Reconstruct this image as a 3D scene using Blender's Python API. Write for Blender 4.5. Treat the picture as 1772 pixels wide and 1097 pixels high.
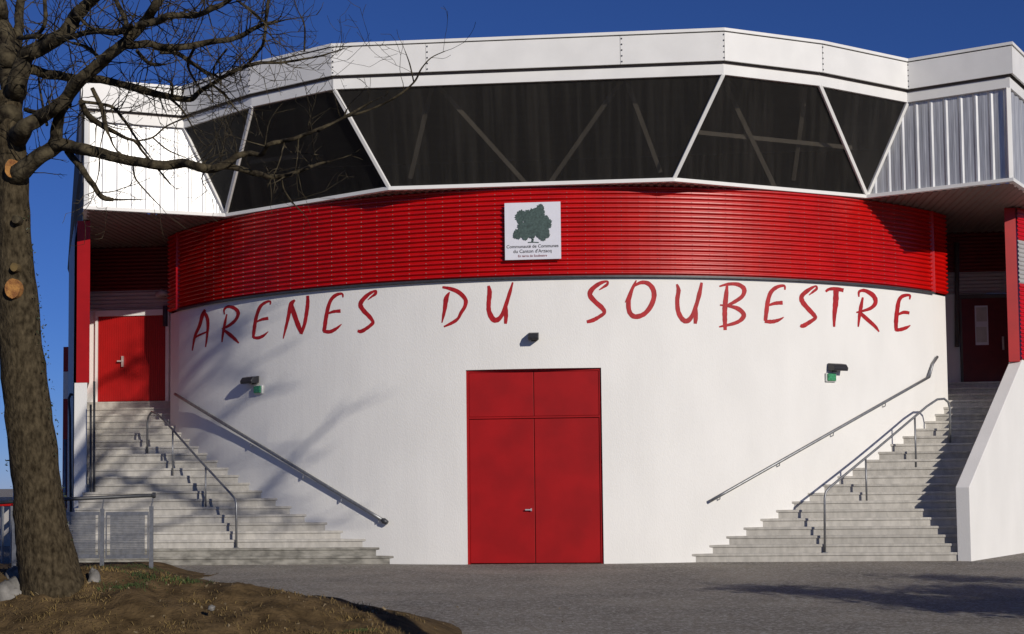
import bpy, math, random
from mathutils import Vector, Matrix, noise
random.seed(7)
S = bpy.context.scene
COL = S.collection
for o in list(bpy.data.objects): bpy.data.objects.remove(o)

# ---------------------------------------------------------------- camera
FOC, PITCH, ROLL, CY, EYE = 2500.0, 0.0591, 0.0108, 687.05, 1.6     # focal length and principal row in photo pixels
cp, sp = math.cos(PITCH), math.sin(PITCH)
FW = Vector((0, cp, sp)); UP0 = Vector((0, -sp, cp)); RT0 = Vector((1, 0, 0))
RT = math.cos(ROLL)*RT0 - math.sin(ROLL)*UP0
UP = math.sin(ROLL)*RT0 + math.cos(ROLL)*UP0
cd = bpy.data.cameras.new('camera'); cam = bpy.data.objects.new('camera', cd); COL.objects.link(cam)
B = -FW
cam.matrix_world = Matrix(((RT.x, UP.x, B.x, 0), (RT.y, UP.y, B.y, 0), (RT.z, UP.z, B.z, EYE), (0, 0, 0, 1)))
cd.sensor_width = 36; cd.lens = FOC/1772*36; cd.shift_y = (CY-548.5)/1772
cd.clip_start = .1; cd.clip_end = 6000
S.camera = cam

# ---------------------------------------------------------------- building frame: s right, t deep, z up, origin at the door sill
AX, AY, TH = 0.4157, 28.3476, 0.0968
cT, sT = math.cos(TH), math.sin(TH)
def world(p): return Vector((AX + cT*p[0] + sT*p[1], AY - sT*p[0] + cT*p[1], p[2]))
def local(P):
    X, Y = P[0]-AX, P[1]-AY
    return Vector((cT*X - sT*Y, sT*X + cT*Y, P[2]))

# ---------------------------------------------------------------- light
SUN_AZ, SUN_EL = math.radians(38), math.radians(20)                # azimuth in the building frame, from its outward axis to the right
sl = Vector((math.sin(SUN_AZ), -math.cos(SUN_AZ), 0))
sw = Vector((cT*sl.x + sT*sl.y, -sT*sl.x + cT*sl.y, 0))
SUN = Vector((sw.x*math.cos(SUN_EL), sw.y*math.cos(SUN_EL), math.sin(SUN_EL)))
w = bpy.data.worlds.new('World'); S.world = w; w.use_nodes = True
nt = w.node_tree; nt.nodes.clear()
sky = nt.nodes.new('ShaderNodeTexSky'); sky.sky_type = 'NISHITA'; sky.sun_disc = False
sky.sun_elevation = SUN_EL; sky.sun_rotation = math.atan2(SUN.x, SUN.y)
sky.altitude = 2500; sky.air_density = 1.0; sky.dust_density = .1; sky.ozone_density = 10
bg = nt.nodes.new('ShaderNodeBackground'); bg.inputs['Strength'].default_value = .061
wo = nt.nodes.new('ShaderNodeOutputWorld')
tint = nt.nodes.new('ShaderNodeMixRGB'); tint.blend_type = 'MULTIPLY'; tint.inputs[0].default_value = 1; tint.inputs[2].default_value = (1.0, .84, 1.02, 1)
nt.links.new(sky.outputs[0], tint.inputs[1]); nt.links.new(tint.outputs[0], bg.inputs[0]); nt.links.new(bg.outputs[0], wo.inputs[0])
ld = bpy.data.lights.new('sun', 'SUN'); ld.energy = 3.4; ld.angle = math.radians(.42); ld.color = (1, .935, .83)
so = bpy.data.objects.new('sun', ld); COL.objects.link(so)
so.rotation_euler = SUN.to_track_quat('Z', 'Y').to_euler(); so.location = SUN*60
S.view_settings.view_transform = 'Standard'; S.view_settings.look = 'None'
S.view_settings.exposure = 0; S.view_settings.gamma = 1; S.view_settings.use_curve_mapping = False

# ---------------------------------------------------------------- from a photo pixel to a real point on a known surface
def ray(u, v): return FW + RT*((u-886)/FOC) - UP*((v-CY)/FOC)
CAMW = Vector((0, 0, EYE)); CAML = local(CAMW)
def rayl(u, v): d = ray(u, v); return Vector((cT*d.x - sT*d.y, sT*d.x + cT*d.y, d.z))
def at_t(u, v, t): d = rayl(u, v); return CAML + d*((t-CAML.y)/d.y)
def at_z(u, v, z): d = rayl(u, v); return CAML + d*((z-EYE)/d.z)
RAD = 11.1789
def at_wall(u, v, out=0.0):
    d = rayl(u, v); R = RAD+out; cx, cy = CAML.x, CAML.y-RAD
    a = d.x**2+d.y**2; b = 2*(d.x*cx+d.y*cy); c = cx*cx+cy*cy-R*R
    return CAML + d*((-b-math.sqrt(max(0, b*b-4*a*c)))/(2*a))
def at_plane(u, v, P, Q):                                            # vertical plane through P and Q
    n = Vector((-(Q[1]-P[1]), Q[0]-P[0], 0)); d = rayl(u, v)
    return CAML + d*((Vector(P)-CAML).dot(n)/d.dot(n))
def at_depth(u, v, D): d = ray(u, v); return CAMW + d*(D/d.y)         # world coordinates
def wall_t(s, out=0.0): return RAD - math.sqrt((RAD+out)**2 - s*s)

# ---------------------------------------------------------------- materials
def mat(name, col, rough=.6, metal=0.0, var=.12, scale=6.0, bump=0.0, bscale=60.0, spec=.5, col2=None, stretch=(1, 1, 1), detail=6, c_lo=.35, c_hi=.65, coat=0):
    m = bpy.data.materials.new(name); m.use_nodes = True; t = m.node_tree; p = t.nodes['Principled BSDF']
    tc = t.nodes.new('ShaderNodeTexCoord'); mp = t.nodes.new('ShaderNodeMapping'); mp.inputs['Scale'].default_value = stretch
    t.links.new(tc.outputs['Object'], mp.inputs[0])
    n = t.nodes.new('ShaderNodeTexNoise'); n.inputs['Scale'].default_value = scale; n.inputs['Detail'].default_value = detail
    t.links.new(mp.outputs[0], n.inputs['Vector'])
    r = t.nodes.new('ShaderNodeValToRGB'); r.color_ramp.elements[0].position = c_lo; r.color_ramp.elements[1].position = c_hi
    c2 = col2 or tuple(c*(1-var) for c in col); c1 = tuple(min(1, c*(1+var*.4)) for c in col)
    r.color_ramp.elements[0].color = (*c2, 1); r.color_ramp.elements[1].color = (*c1, 1)
    t.links.new(n.outputs['Fac'], r.inputs[0]); t.links.new(r.outputs[0], p.inputs['Base Color'])
    p.inputs['Roughness'].default_value = rough; p.inputs['Metallic'].default_value = metal
    p.inputs['Specular IOR Level'].default_value = spec; p.inputs['Coat Weight'].default_value = coat
    if bump:
        n2 = t.nodes.new('ShaderNodeTexNoise'); n2.inputs['Scale'].default_value = bscale; n2.inputs['Detail'].default_value = 5
        t.links.new(mp.outputs[0], n2.inputs['Vector'])
        b = t.nodes.new('ShaderNodeBump'); b.inputs['Strength'].default_value = bump; b.inputs['Distance'].default_value = .02
        t.links.new(n2.outputs['Fac'], b.inputs['Height']); t.links.new(b.outputs[0], p.inputs['Normal'])
    m['p'] = 1
    return m
M = {}
M['render'] = mat('white_render', (.80, .785, .755), .9, var=.04, scale=1.3, bump=.25, bscale=45, spec=.2, stretch=(1, 1, .5))
M['red_clad'] = mat('red_cladding', (.50, .003, .002), .30, var=.12, scale=2.0, spec=.5)
M['red_paint'] = mat('red_paint', (.38, .006, .006), .45, var=.10, scale=3, spec=.4)
M['red_door'] = mat('red_door', (.33, .003, .004), .5, var=.16, scale=1.6, spec=.3, bump=.04, bscale=8)
M['letter'] = mat('letter_paint', (.40, .013, .018), .6, var=.25, scale=9, spec=.3, stretch=(2, 2, .6))
M['white_metal'] = mat('white_metal', (.78, .77, .75), .5, var=.05, scale=2, spec=.4)
M['siding'] = mat('galvanised_siding', (.60, .60, .60), .46, .5, var=.22, scale=7, stretch=(5, 5, .25))
M['steel'] = mat('galvanised_steel', (.27, .275, .285), .45, .7, var=.2, scale=14)
M['dark_steel'] = mat('dark_steel', (.05, .052, .058), .45, .2, var=.25, scale=14)
M['dark_grey'] = mat('dark_grey_metal', (.105, .098, .09), .7, 0.0, var=.2, scale=2)
M['grey_clad'] = mat('grey_cladding', (.42, .40, .39), .5, .1, var=.1, scale=2)
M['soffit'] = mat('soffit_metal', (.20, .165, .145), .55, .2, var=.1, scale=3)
M['concrete'] = mat('concrete', (.50, .475, .43), .92, var=.16, scale=9, bump=.35, bscale=40, spec=.2, stretch=(1, 1, .5))
def per_piece(m, lo, hi):
    t = m.node_tree; p = t.nodes['Principled BSDF']; src = p.inputs['Base Color'].links[0].from_socket
    oi = t.nodes.new('ShaderNodeObjectInfo'); mr = t.nodes.new('ShaderNodeMapRange'); mr.inputs[3].default_value = lo; mr.inputs[4].default_value = hi
    t.links.new(oi.outputs['Random'], mr.inputs[0]); mx = t.nodes.new('ShaderNodeVectorMath'); mx.operation = 'SCALE'
    t.links.new(src, mx.inputs[0]); t.links.new(mr.outputs[0], mx.inputs[3]); t.links.new(mx.outputs[0], p.inputs['Base Color'])
per_piece(M['concrete'], .80, 1.06)
M['old_concrete'] = mat('stained_concrete', (.30, .285, .25), .95, var=.45, scale=4, bump=.4, bscale=30, spec=.2, stretch=(1, 1, 2))
M['flank'] = mat('flank_paint', (.20, .215, .25), .5, .2, var=.1)
M['maroon'] = mat('shaded_red_cladding', (.13, .006, .006), .45, var=.1)  # red cladding with the recess shade put into its colour
M['maroon_door'] = mat('dark_red_door', (.12, .010, .010), .5, var=.15)  # right door's red, darkened in the colour for the shade of its recess
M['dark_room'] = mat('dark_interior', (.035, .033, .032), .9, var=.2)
M['brace'] = mat('brace_paint', (.58, .56, .53), .6, var=.1)
M['lamp'] = mat('lamp_housing', (.03, .03, .035), .4, var=.2, scale=20)
M['lens'] = mat('green_lens', (.06, .30, .13), .2, var=.4, scale=30)
M['lampwhite'] = mat('lamp_white', (.7, .7, .66), .4, var=.1)
M['sign_face'] = mat('sign_face', (.72, .72, .78), .4, var=.03)
M['emblem'] = mat('emblem_green', (.06, .095, .085), .5, var=.4, scale=25)
M['ink'] = mat('sign_ink', (.07, .07, .075), .5)
M['ink_red'] = mat('sign_ink_red', (.22, .05, .06), .5)
M['handle'] = mat('door_handle', (.75, .74, .70), .3, .6, var=.05)
M['paper'] = mat('paper', (.55, .53, .5), .8)
M['bark'] = mat('bark', (.088, .068, .040), .95, col2=(.018, .013, .007), scale=17, bump=1.0, bscale=26, spec=.12, stretch=(1.5, 1.5, .8), c_lo=.3, c_hi=.72)
M['limb'] = mat('limb_bark', (.098, .080, .048), .95, col2=(.016, .012, .008), scale=11, bump=.8, bscale=30, spec=.15, c_lo=.35, c_hi=.75)
M['cut'] = mat('cut_wood', (.42, .20, .05), .85, col2=(.20, .075, .02), scale=16, bump=.5)
M['ivy'] = mat('ivy_leaf', (.035, .05, .02), .6, var=.5, scale=4)
M['stone'] = mat('pale_stone', (.20, .19, .175), .95, var=.55, scale=7, bump=.8, bscale=14, spec=.2)
M['pebble'] = mat('pebble', (.20, .15, .085), .9, var=.5, scale=3)
M['drygrass'] = mat('dry_grass', (.20, .135, .045), .9, col2=(.07, .045, .015), scale=3)
M['greengrass'] = mat('green_grass', (.055, .085, .02), .9, var=.5, scale=3)
M['leaf'] = mat('evergreen_leaf', (.05, .08, .03), .6, var=.5, scale=3)

def ground_mat():
    m = mat('asphalt', (.38, .345, .295), .95, col2=(.165, .148, .128), scale=60, bump=.9, bscale=140, spec=.25, detail=8, c_lo=.34, c_hi=.70)
    t = m.node_tree; p = t.nodes['Principled BSDF']
    tc = [n for n in t.nodes if n.type == 'TEX_COORD'][0]; src = p.inputs['Base Color'].links[0].from_socket
    n = t.nodes.new('ShaderNodeTexNoise'); n.inputs['Scale'].default_value = .6; n.inputs['Detail'].default_value = 5
    t.links.new(tc.outputs['Object'], n.inputs['Vector'])
    r = t.nodes.new('ShaderNodeValToRGB'); r.color_ramp.elements[0].position = .35; r.color_ramp.elements[1].position = .68
    r.color_ramp.elements[0].color = (.68, .67, .66, 1); r.color_ramp.elements[1].color = (1.08, 1.05, 1.0, 1)
    t.links.new(n.outputs['Fac'], r.inputs[0])
    mx = t.nodes.new('ShaderNodeMixRGB'); mx.blend_type = 'MULTIPLY'; mx.inputs[0].default_value = 1
    t.links.new(src, mx.inputs[1]); t.links.new(r.outputs[0], mx.inputs[2])
    v = t.nodes.new('ShaderNodeTexVoronoi'); v.inputs['Scale'].default_value = 30
    t.links.new(tc.outputs['Object'], v.inputs['Vector'])
    r2 = t.nodes.new('ShaderNodeValToRGB'); r2.color_ramp.elements[0].position = .55; r2.color_ramp.elements[1].position = .95
    r2.color_ramp.elements[0].color = (0, 0, 0, 1); r2.color_ramp.elements[1].color = (1, 1, 1, 1)
    sp_ = t.nodes.new('ShaderNodeSeparateColor'); t.links.new(v.outputs['Color'], sp_.inputs[0]); t.links.new(sp_.outputs[0], r2.inputs[0])
    mx2 = t.nodes.new('ShaderNodeMixRGB'); mx2.inputs[2].default_value = (.46, .44, .40, 1)
    ml = t.nodes.new('ShaderNodeMath'); ml.operation = 'MULTIPLY'; ml.inputs[1].default_value = .8
    t.links.new(r2.outputs[0], ml.inputs[0]); t.links.new(ml.outputs[0], mx2.inputs[0])
    t.links.new(mx.outputs[0], mx2.inputs[1]); t.links.new(mx2.outputs[0], p.inputs['Base Color'])
    return m
M['asphalt'] = ground_mat()
def dirt_mat():
    m = mat('dirt', (.145, .096, .045), .97, col2=(.042, .027, .012), scale=5, bump=1.0, bscale=30, spec=.12, detail=10, c_lo=.3, c_hi=.7)
    return m
M['dirt'] = dirt_mat()
M['field'] = mat('field', (.06, .075, .03), .95, var=.4, scale=.05)
def glass_mat():
    m = bpy.data.materials.new('smoked_glazing'); m.use_nodes = True; t = m.node_tree; t.nodes.clear()
    out = t.nodes.new('ShaderNodeOutputMaterial'); tr = t.nodes.new('ShaderNodeBsdfTransparent')
    tr.inputs[0].default_value = (.74, .72, .69, 1)
    p = t.nodes.new('ShaderNodeBsdfPrincipled'); p.inputs['Base Color'].default_value = (.012, .012, .013, 1)
    p.inputs['Roughness'].default_value = .22
    tc = t.nodes.new('ShaderNodeTexCoord'); mp = t.nodes.new('ShaderNodeMapping'); mp.inputs['Scale'].default_value = (6.5, .8, .03)
    n = t.nodes.new('ShaderNodeTexNoise'); n.inputs['Scale'].default_value = 1.3; n.inputs['Detail'].default_value = 6
    t.links.new(tc.outputs['Object'], mp.inputs[0]); t.links.new(mp.outputs[0], n.inputs['Vector'])
    r = t.nodes.new('ShaderNodeValToRGB'); r.color_ramp.elements[0].position = .45; r.color_ramp.elements[1].position = .8
    r.color_ramp.elements[0].color = (.044, .042, .041, 1); r.color_ramp.elements[1].color = (.085, .080, .074, 1)
    t.links.new(n.outputs['Fac'], r.inputs[0]); t.links.new(r.outputs[0], p.inputs['Base Color'])
    mx = t.nodes.new('ShaderNodeMixShader'); mx.inputs[0].default_value = .32
    t.links.new(tr.outputs[0], mx.inputs[1]); t.links.new(p.outputs[0], mx.inputs[2]); t.links.new(mx.outputs[0], out.inputs[0])
    return m
M['glass'] = glass_mat()

# ---------------------------------------------------------------- mesh helpers
class MB:
    def __init__(s): s.v = []; s.f = []
    def vert(s, p): s.v.append(Vector(p)); return len(s.v)-1
    def face(s, *pts): s.f.append([s.vert(p) for p in pts])
    def grid(s, rows, close=False):                                  # rows: list of equally long point lists
        idx = [[s.vert(p) for p in r] for r in rows]; n = len(rows[0])
        for a, b in zip(idx[:-1], idx[1:]):
            for i in range(n if close else n-1):
                j = (i+1) % n; s.f.append([a[i], a[j], b[j], b[i]])
        return idx
    def prism(s, poly, d):                                           # poly extruded by vector d, capped
        d = Vector(d); a = [s.vert(p) for p in poly]; b = [s.vert(Vector(p)+d) for p in poly]; n = len(a)
        s.f.append(a[::-1]); s.f.append(b)
        for i in range(n): j = (i+1) % n; s.f.append([a[i], a[j], b[j], b[i]])
        return s
    def box(s, lo, hi):
        return s.prism([(lo[0], lo[1], lo[2]), (hi[0], lo[1], lo[2]), (hi[0], hi[1], lo[2]), (lo[0], hi[1], lo[2])], (0, 0, hi[2]-lo[2]))
    def beam(s, P, Q, w, d, nrm):                                    # rectangular bar P to Q, d along nrm
        P, Q = Vector(P), Vector(Q); ax = (Q-P).normalized(); nrm = Vector(nrm); nrm = (nrm-ax*nrm.dot(ax)).normalized(); sd = ax.cross(nrm)
        c = [P+sd*a*w/2+nrm*b*d/2 for a, b in ((-1, -1), (1, -1), (1, 1), (-1, 1))]
        return s.prism(c, Q-P)
    def tube(s, pts, rad, n=8, lump=0.0, cap=True):
        pts = [Vector(p) for p in pts]; k = len(pts)
        if not isinstance(rad, (list, tuple)): rad = [rad]*k
        ref = None; rows = []
        for i in range(k):
            tg = (pts[min(i+1, k-1)]-pts[max(i-1, 0)]).normalized()
            if ref is None: ref = tg.orthogonal().normalized()
            ref = (ref - tg*ref.dot(tg)); ref = ref.normalized() if ref.length > 1e-6 else tg.orthogonal().normalized()
            bn = tg.cross(ref); row = []
            for j in range(n):
                a = 2*math.pi*j/n; dr = ref*math.cos(a)+bn*math.sin(a); r = rad[i]
                if lump: r *= 1+lump*noise.noise((pts[i]*3.1+dr*1.3))+.5*lump*noise.noise(pts[i]*11+dr*2.5)
                row.append(pts[i]+dr*r)
            rows.append(row)
        idx = s.grid(rows, True)
        if cap: s.f.append(idx[0][::-1]); s.f.append(idx[-1])
        return s
    def build(s, name, m, parent=None, base=None, frame='L', smooth=False, kind=None, label=None, cat=None, group=None, bevel=0):
        me = bpy.data.meshes.new(name); o = bpy.data.objects.new(name, me); COL.objects.link(o)
        if parent is not None:
            b = BASE[parent.name]; BASE[o.name] = b; o.parent = parent
        elif base is not None:
            b = Vector(base); BASE[o.name] = b
            o.location = world(b) if frame == 'L' else b
            if frame == 'L': o.rotation_euler.z = -TH
        else: b = Vector((0, 0, 0))
        me.from_pydata([tuple(p-b) for p in s.v], [], s.f); me.validate(); me.update()
        me.materials.append(m if not isinstance(m, str) else M[m])
        if smooth:
            for p in me.polygons: p.use_smooth = True
        if bevel:
            md = o.modifiers.new('bevel', 'BEVEL'); md.width = bevel; md.segments = 2; md.limit_method = 'ANGLE'
        setp(o, label, cat, group, kind)
        return o
BASE = {}
def setp(o, label=None, cat=None, group=None, kind=None):
    if label: o['label'] = label
    if cat: o['category'] = cat
    if group: o['group'] = group
    if kind: o['kind'] = kind
def thing(name, label, cat, base, frame='L', group=None):
    o = bpy.data.objects.new(name, None); COL.objects.link(o); o.empty_display_size = .2
    b = Vector(base); BASE[o.name] = b
    o.location = world(b) if frame == 'L' else b
    if frame == 'L': o.rotation_euler.z = -TH
    setp(o, label, cat, group); return o
def arc(s0, s1, n, out, z):                                          # points on the curved wall
    a0, a1 = math.asin(s0/RAD), math.asin(s1/RAD)
    return [Vector(((RAD+out)*math.sin(a0+(a1-a0)*i/n), RAD-(RAD+out)*math.cos(a0+(a1-a0)*i/n), z)) for i in range(n+1)]

# ---------------------------------------------------------------- ground
g = MB(); g.face((-2500, -300, 0), (2500, -300, 0), (2500, 2500, 0), (-2500, 2500, 0))
# one sheet, finer near the forecourt
g = MB(); xs = [-2500, -400, -60, -20, 0, 20, 60, 400, 2500]; ys = [-400, -60, 0, 15, 30, 60, 200, 700, 2500]
g.grid([[Vector((x, y, 0)) for x in xs] for y in ys])
g.build('asphalt_ground', 'asphalt', kind='structure')

# ================================================================ ARENA BUILDING
arena = thing('arena_building', 'white and red round bullring hall with dark slanted glazing under a white roof edge', 'building', (0, 0, 0))
H1, ZB, ZT, ZS = 5.6127, 7.4665, 9.3287, 3.82
SW = 8.45                                                            # half width of the curved front
DW, DH = 1.339, 3.834                                                # half width and height of the entrance
TD = 6.8; TDL = 5.6; ZSL = 22*.166                                                            # plane of the landing doors
tw = wall_t(SW)
CH = {1: Vector((8.83, tw+.52, 0)), -1: Vector((-8.83, tw+.52, 0))}     # outer ends of the corner chamfers
# white curved wall with the door opening
m = MB()
def wall_face(s0, s1, n, z0, z1):
    rows = 10 if z1-z0 > 2 else 5
    m.grid([arc(s0, s1, n, 0, z0+(z1-z0)*k/rows) for k in range(rows+1)])
wall_face(-SW, -DW, 40, -.1, H1); wall_face(DW, SW, 40, -.1, H1); wall_face(-DW, DW, 14, DH, H1)
for sg in (-1, 1):
    a = Vector((sg*DW, wall_t(DW), 0)); m.face(a+Vector((0, 0, -.1)), a+Vector((0, .25, -.1)), a+Vector((0, .25, DH)), a+Vector((0, 0, DH)))
lt = arc(-DW, DW, 14, 0, DH)
for a, b in zip(lt[:-1], lt[1:]): m.face(a, b, (b.x, .5, DH), (a.x, .5, DH))
top = arc(-SW, SW, 60, 0, H1)
for a, b in zip(top[:-1], top[1:]): m.face(a, b, b+Vector((0, .3, 0)), a+Vector((0, .3, 0)))
m.build('wall', 'render', arena)
for sg in (-1, 1):                                                   # chamfer and return into the stair recess
    c0 = Vector((sg*SW, tw, -.1)); c1 = CH[sg].copy(); c1.z = -.1; c2 = Vector((sg*8.83, TD if sg > 0 else TDL, -.1))
    m = MB(); h = Vector((0, 0, H1+.1)); m.face(c0, c1, c1+h, c0+h); m.build('chamfer_wall', 'render', arena)
    m = MB(); m.face(c1, c2, c2+h, c1+h); m.build('return_wall', 'render', arena)
# red corrugated cladding band
def corr(u): return .5-.5*math.cos(2*math.pi*u)
PRF = (0, .05, .75, 1, 1, 1, .75, .05)
NR = 19; AMP = .05
zr = [H1+.045+(ZB-.02-H1-.045)*k/(NR*8) for k in range(NR*8+1)]
m = MB(); rows = []
for k, z in enumerate(zr):
    rows.append(arc(-SW, SW, 90, .02+AMP*PRF[k % 8], z))
m.grid(rows); clad = m.build('red_cladding', 'red_clad', arena)
for sg in (-1, 1):
    m = MB(); d = (CH[sg]-Vector((sg*SW, tw, 0))); nn = Vector((d.y, -d.x, 0)).normalized()*sg
    if nn.y > 0: nn = -nn
    m.grid([[Vector((sg*SW, tw, z))+d*f+nn*(.03+AMP*PRF[k % 8]) for f in (0, .5, 1)] for k, z in enumerate(zr)])
    m.build('red_cladding', 'red_clad', arena, smooth=True)
    m = MB(); m.grid([[Vector((sg*(8.83+.03+AMP*PRF[k % 8]), CH[sg].y+(TD-CH[sg].y)*f, z)) for f in (0, .5, 1)] for k, z in enumerate(zr)])
    m.build('red_cladding', 'red_clad', arena, smooth=True)
    m = MB(); p = Vector((sg*(SW+.01), tw-.06, H1+.02)); m.box(p-Vector((.05, .03, 0)), p+Vector((.05, .06, ZB-H1-.05))); m.build('corner_trim', 'red_clad', arena, bevel=.01)
m = MB(); m.grid([arc(-SW, SW, 70, o_, z) for o_, z in ((.0, H1+.045), (.085, H1+.04), (.085, H1), (.0, H1+.002))]); m.build('drip_flashing', 'dark_steel', arena)
m = MB()                                                             # screw heads, one per rib and fixing row
for col in range(-23, 24):
    a = col*.355/RAD
    for k in range(NR):
        z = H1+.045+(ZB-.02-H1-.045)*(k+.5)/NR; R = RAD+.02+AMP+.002; r = .0095
        c = Vector((R*math.sin(a), RAD-R*math.cos(a), z)); ux = Vector((math.cos(a), math.sin(a), 0)); n_ = Vector((math.sin(a), -math.cos(a), 0))
        base = [c+ux*r*math.cos(q)+Vector((0, 0, r*math.sin(q))) for q in (0, 1.57, 3.14, 4.71)]
        tip = c+n_*.012
        for i in range(4): m.face(base[i], base[(i+1) % 4], tip)
m.build('screw_head', 'grey_clad', arena, kind='stuff')

# painted letters
STR = {'a': (300, 460, 4.43), 'b': (700, 460, 3.938), 'c': (1150, 460, 3.544)}
LET = [
 ('a', [[(243,335,18),(222,380,30),(200,460,26),(165,540,22),(145,650,10)], [(238,355,22),(260,400,28),(265,460,24),(258,540,18),(247,622,10)], [(155,555,14),(200,530,16),(258,505,12)]]),
 ('a', [[(410,370,10),(395,440,22),(380,520,20),(372,585,10)], [(392,372,10),(390,335,16),(420,312,22),(470,325,28),(497,360,30),(480,410,26),(430,455,24),(372,485,14)], [(385,490,20),(430,525,30),(470,560,26),(502,592,10)]]),
 ('a', [[(742,298,10),(742,272,16),(710,278,22),(668,310,26),(642,370,28),(628,430,28),(618,500,28),(612,552,20)], [(612,548,20),(650,552,26),(690,535,22),(728,503,5)], [(632,432,10),(680,410,22),(728,402,26)]]),
 ('a', [[(932,262,16),(905,290,38),(890,350,32),(875,420,26),(858,490,20),(842,558,8)], [(900,285,34),(930,380,38),(955,450,38),(982,518,26)], [(978,522,24),(1005,450,28),(1020,370,30),(1030,290,30),(1030,228,22)]]),
 ('a', [[(1300,242,12),(1294,214,18),(1250,222,28),(1210,258,30),(1186,320,30),(1170,400,32),(1160,470,32),(1152,505,22)], [(1150,500,26),(1200,505,30),(1250,480,24),(1290,446,6)], [(1182,366,14),(1230,350,24),(1282,346,28)]]),
 ('a', [[(1490,262,6),(1520,236,16),(1548,215,24),(1552,190,16),(1500,215,28),(1452,260,36),(1434,300,38),(1460,345,36),(1500,385,34),(1530,428,26),(1518,450,28),(1480,480,28),(1440,502,32),(1412,498,20)]]),
 ('b', [[(308,178,8),(285,220,34),(275,290,28),(265,340,20),(255,388,8)], [(258,145,16),(310,155,26),(370,180,30),(415,228,30),(412,275,28),(385,320,26),(365,358,22),(330,385,24),(268,415,12)]]),
 ('b', [[(572,135,18),(580,180,34),(574,250,32),(576,310,34),(602,362,40),(632,368,36),(662,338,30),(690,270,28),(715,190,26),(738,112,12)], [(692,275,22),(692,340,30),(688,395,20)]]),
 ('b', [[(1325,165,6),(1360,142,18),(1382,125,20),(1380,105,14),(1330,120,28),(1278,160,34),(1264,200,36),(1300,245,36),(1345,285,34),(1362,318,28),(1330,345,26),(1285,370,30),(1242,382,22)]]),
 ('b', [[(1580,98,8),(1560,140,24),(1530,200,20),(1503,250,6)], [(1556,142,14),(1610,114,26),(1660,120,32),(1694,160,36),(1700,215,36),(1675,280,34),(1630,330,34),(1570,346,36),(1534,315,34),(1526,250,34),(1540,190,28),(1562,136,18)]]),
 ('c', [[(75,112,12),(86,150,28),(78,210,28),(84,280,30),(110,328,32),(140,338,32),(170,305,28),(195,240,26),(214,170,28),(228,102,16)], [(192,250,20),(192,310,28),(188,355,22)]]),
 ('c', [[(384,118,14),(378,180,30),(370,260,32),(370,330,30),(372,394,22)], [(336,126,10),(390,112,20),(450,114,26),(488,142,30),(478,185,26),(430,220,24),(380,246,16)], [(340,240,10),(390,246,18),(450,262,28),(486,298,30),(468,332,26),(420,355,22),(335,374,10)]]),
 ('c', [[(738,147,10),(734,122,16),(690,130,24),(652,162,28),(633,220,28),(625,280,28),(618,338,22)], [(614,340,22),(660,342,26),(700,332,20),(732,314,5)], [(630,246,10),(675,230,22),(725,226,26)]]),
 ('c', [[(885,180,6),(915,156,16),(933,140,18),(926,124,12),(880,150,26),(842,185,30),(846,220,32),(880,262,30),(915,300,28),(924,320,22),(890,345,26),(850,368,28),(833,364,18)]]),
 ('c', [[(988,158,14),(1010,143,20),(1050,141,24),(1098,150,26)], [(1052,146,34),(1050,220,36),(1042,300,26),(1040,374,14)]]),
 ('c', [[(1216,193,12),(1205,250,24),(1195,310,20),(1188,374,10)], [(1192,190,10),(1194,158,16),(1230,152,24),(1280,182,30),(1294,225,28),(1260,262,22),(1176,286,10)], [(1195,284,20),(1240,325,26),(1290,370,22),(1316,404,8)]]),
 ('c', [[(1503,206,10),(1503,180,16),(1460,186,24),(1437,215,26),(1426,280,28),(1420,340,28),(1420,398,20)], [(1416,394,20),(1450,390,24),(1485,378,20),(1508,364,5)], [(1428,302,10),(1465,285,22),(1502,289,20)]]),
]
def smooth_line(pts, k=4):                                           # Catmull-Rom through (x, y, w)
    out = []
    for i in range(len(pts)-1):
        p0 = pts[max(i-1, 0)]; p1 = pts[i]; p2 = pts[i+1]; p3 = pts[min(i+2, len(pts)-1)]
        for j in range(k):
            f = j/k
            out.append(tuple(.5*((2*b)+(c-a)*f+(2*a-5*b+4*c-d)*f*f+(3*b-a-3*c+d)*f**3) for a, b, c, d in zip(p0, p1, p2, p3)))
    out.append(tuple(pts[-1])); return out
for key, strokes in LET:
    ox, oy, sc = STR[key]; m = MB()
    for si, st in enumerate(strokes):
        ln = smooth_line(st); lo, hi = [], []
        for i, (x, y, w_) in enumerate(ln):
            x0, y0, _ = ln[max(i-1, 0)]; x1, y1, _ = ln[min(i+1, len(ln)-1)]
            L = math.hypot(x1-x0, y1-y0) or 1; nx, ny = -(y1-y0)/L, (x1-x0)/L
            w_ = max(2, w_*.95)*(1+.06*math.sin(x*.31+y*.17))
            lo.append(at_wall(ox+(x-nx*w_/2)/sc, oy+(y-ny*w_/2)/sc, .003+.0006*si))
            hi.append(at_wall(ox+(x+nx*w_/2)/sc, oy+(y+ny*w_/2)/sc, .003+.0006*si))
        m.grid([lo, hi])
    m.build('painted_letter', 'letter', arena)

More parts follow.
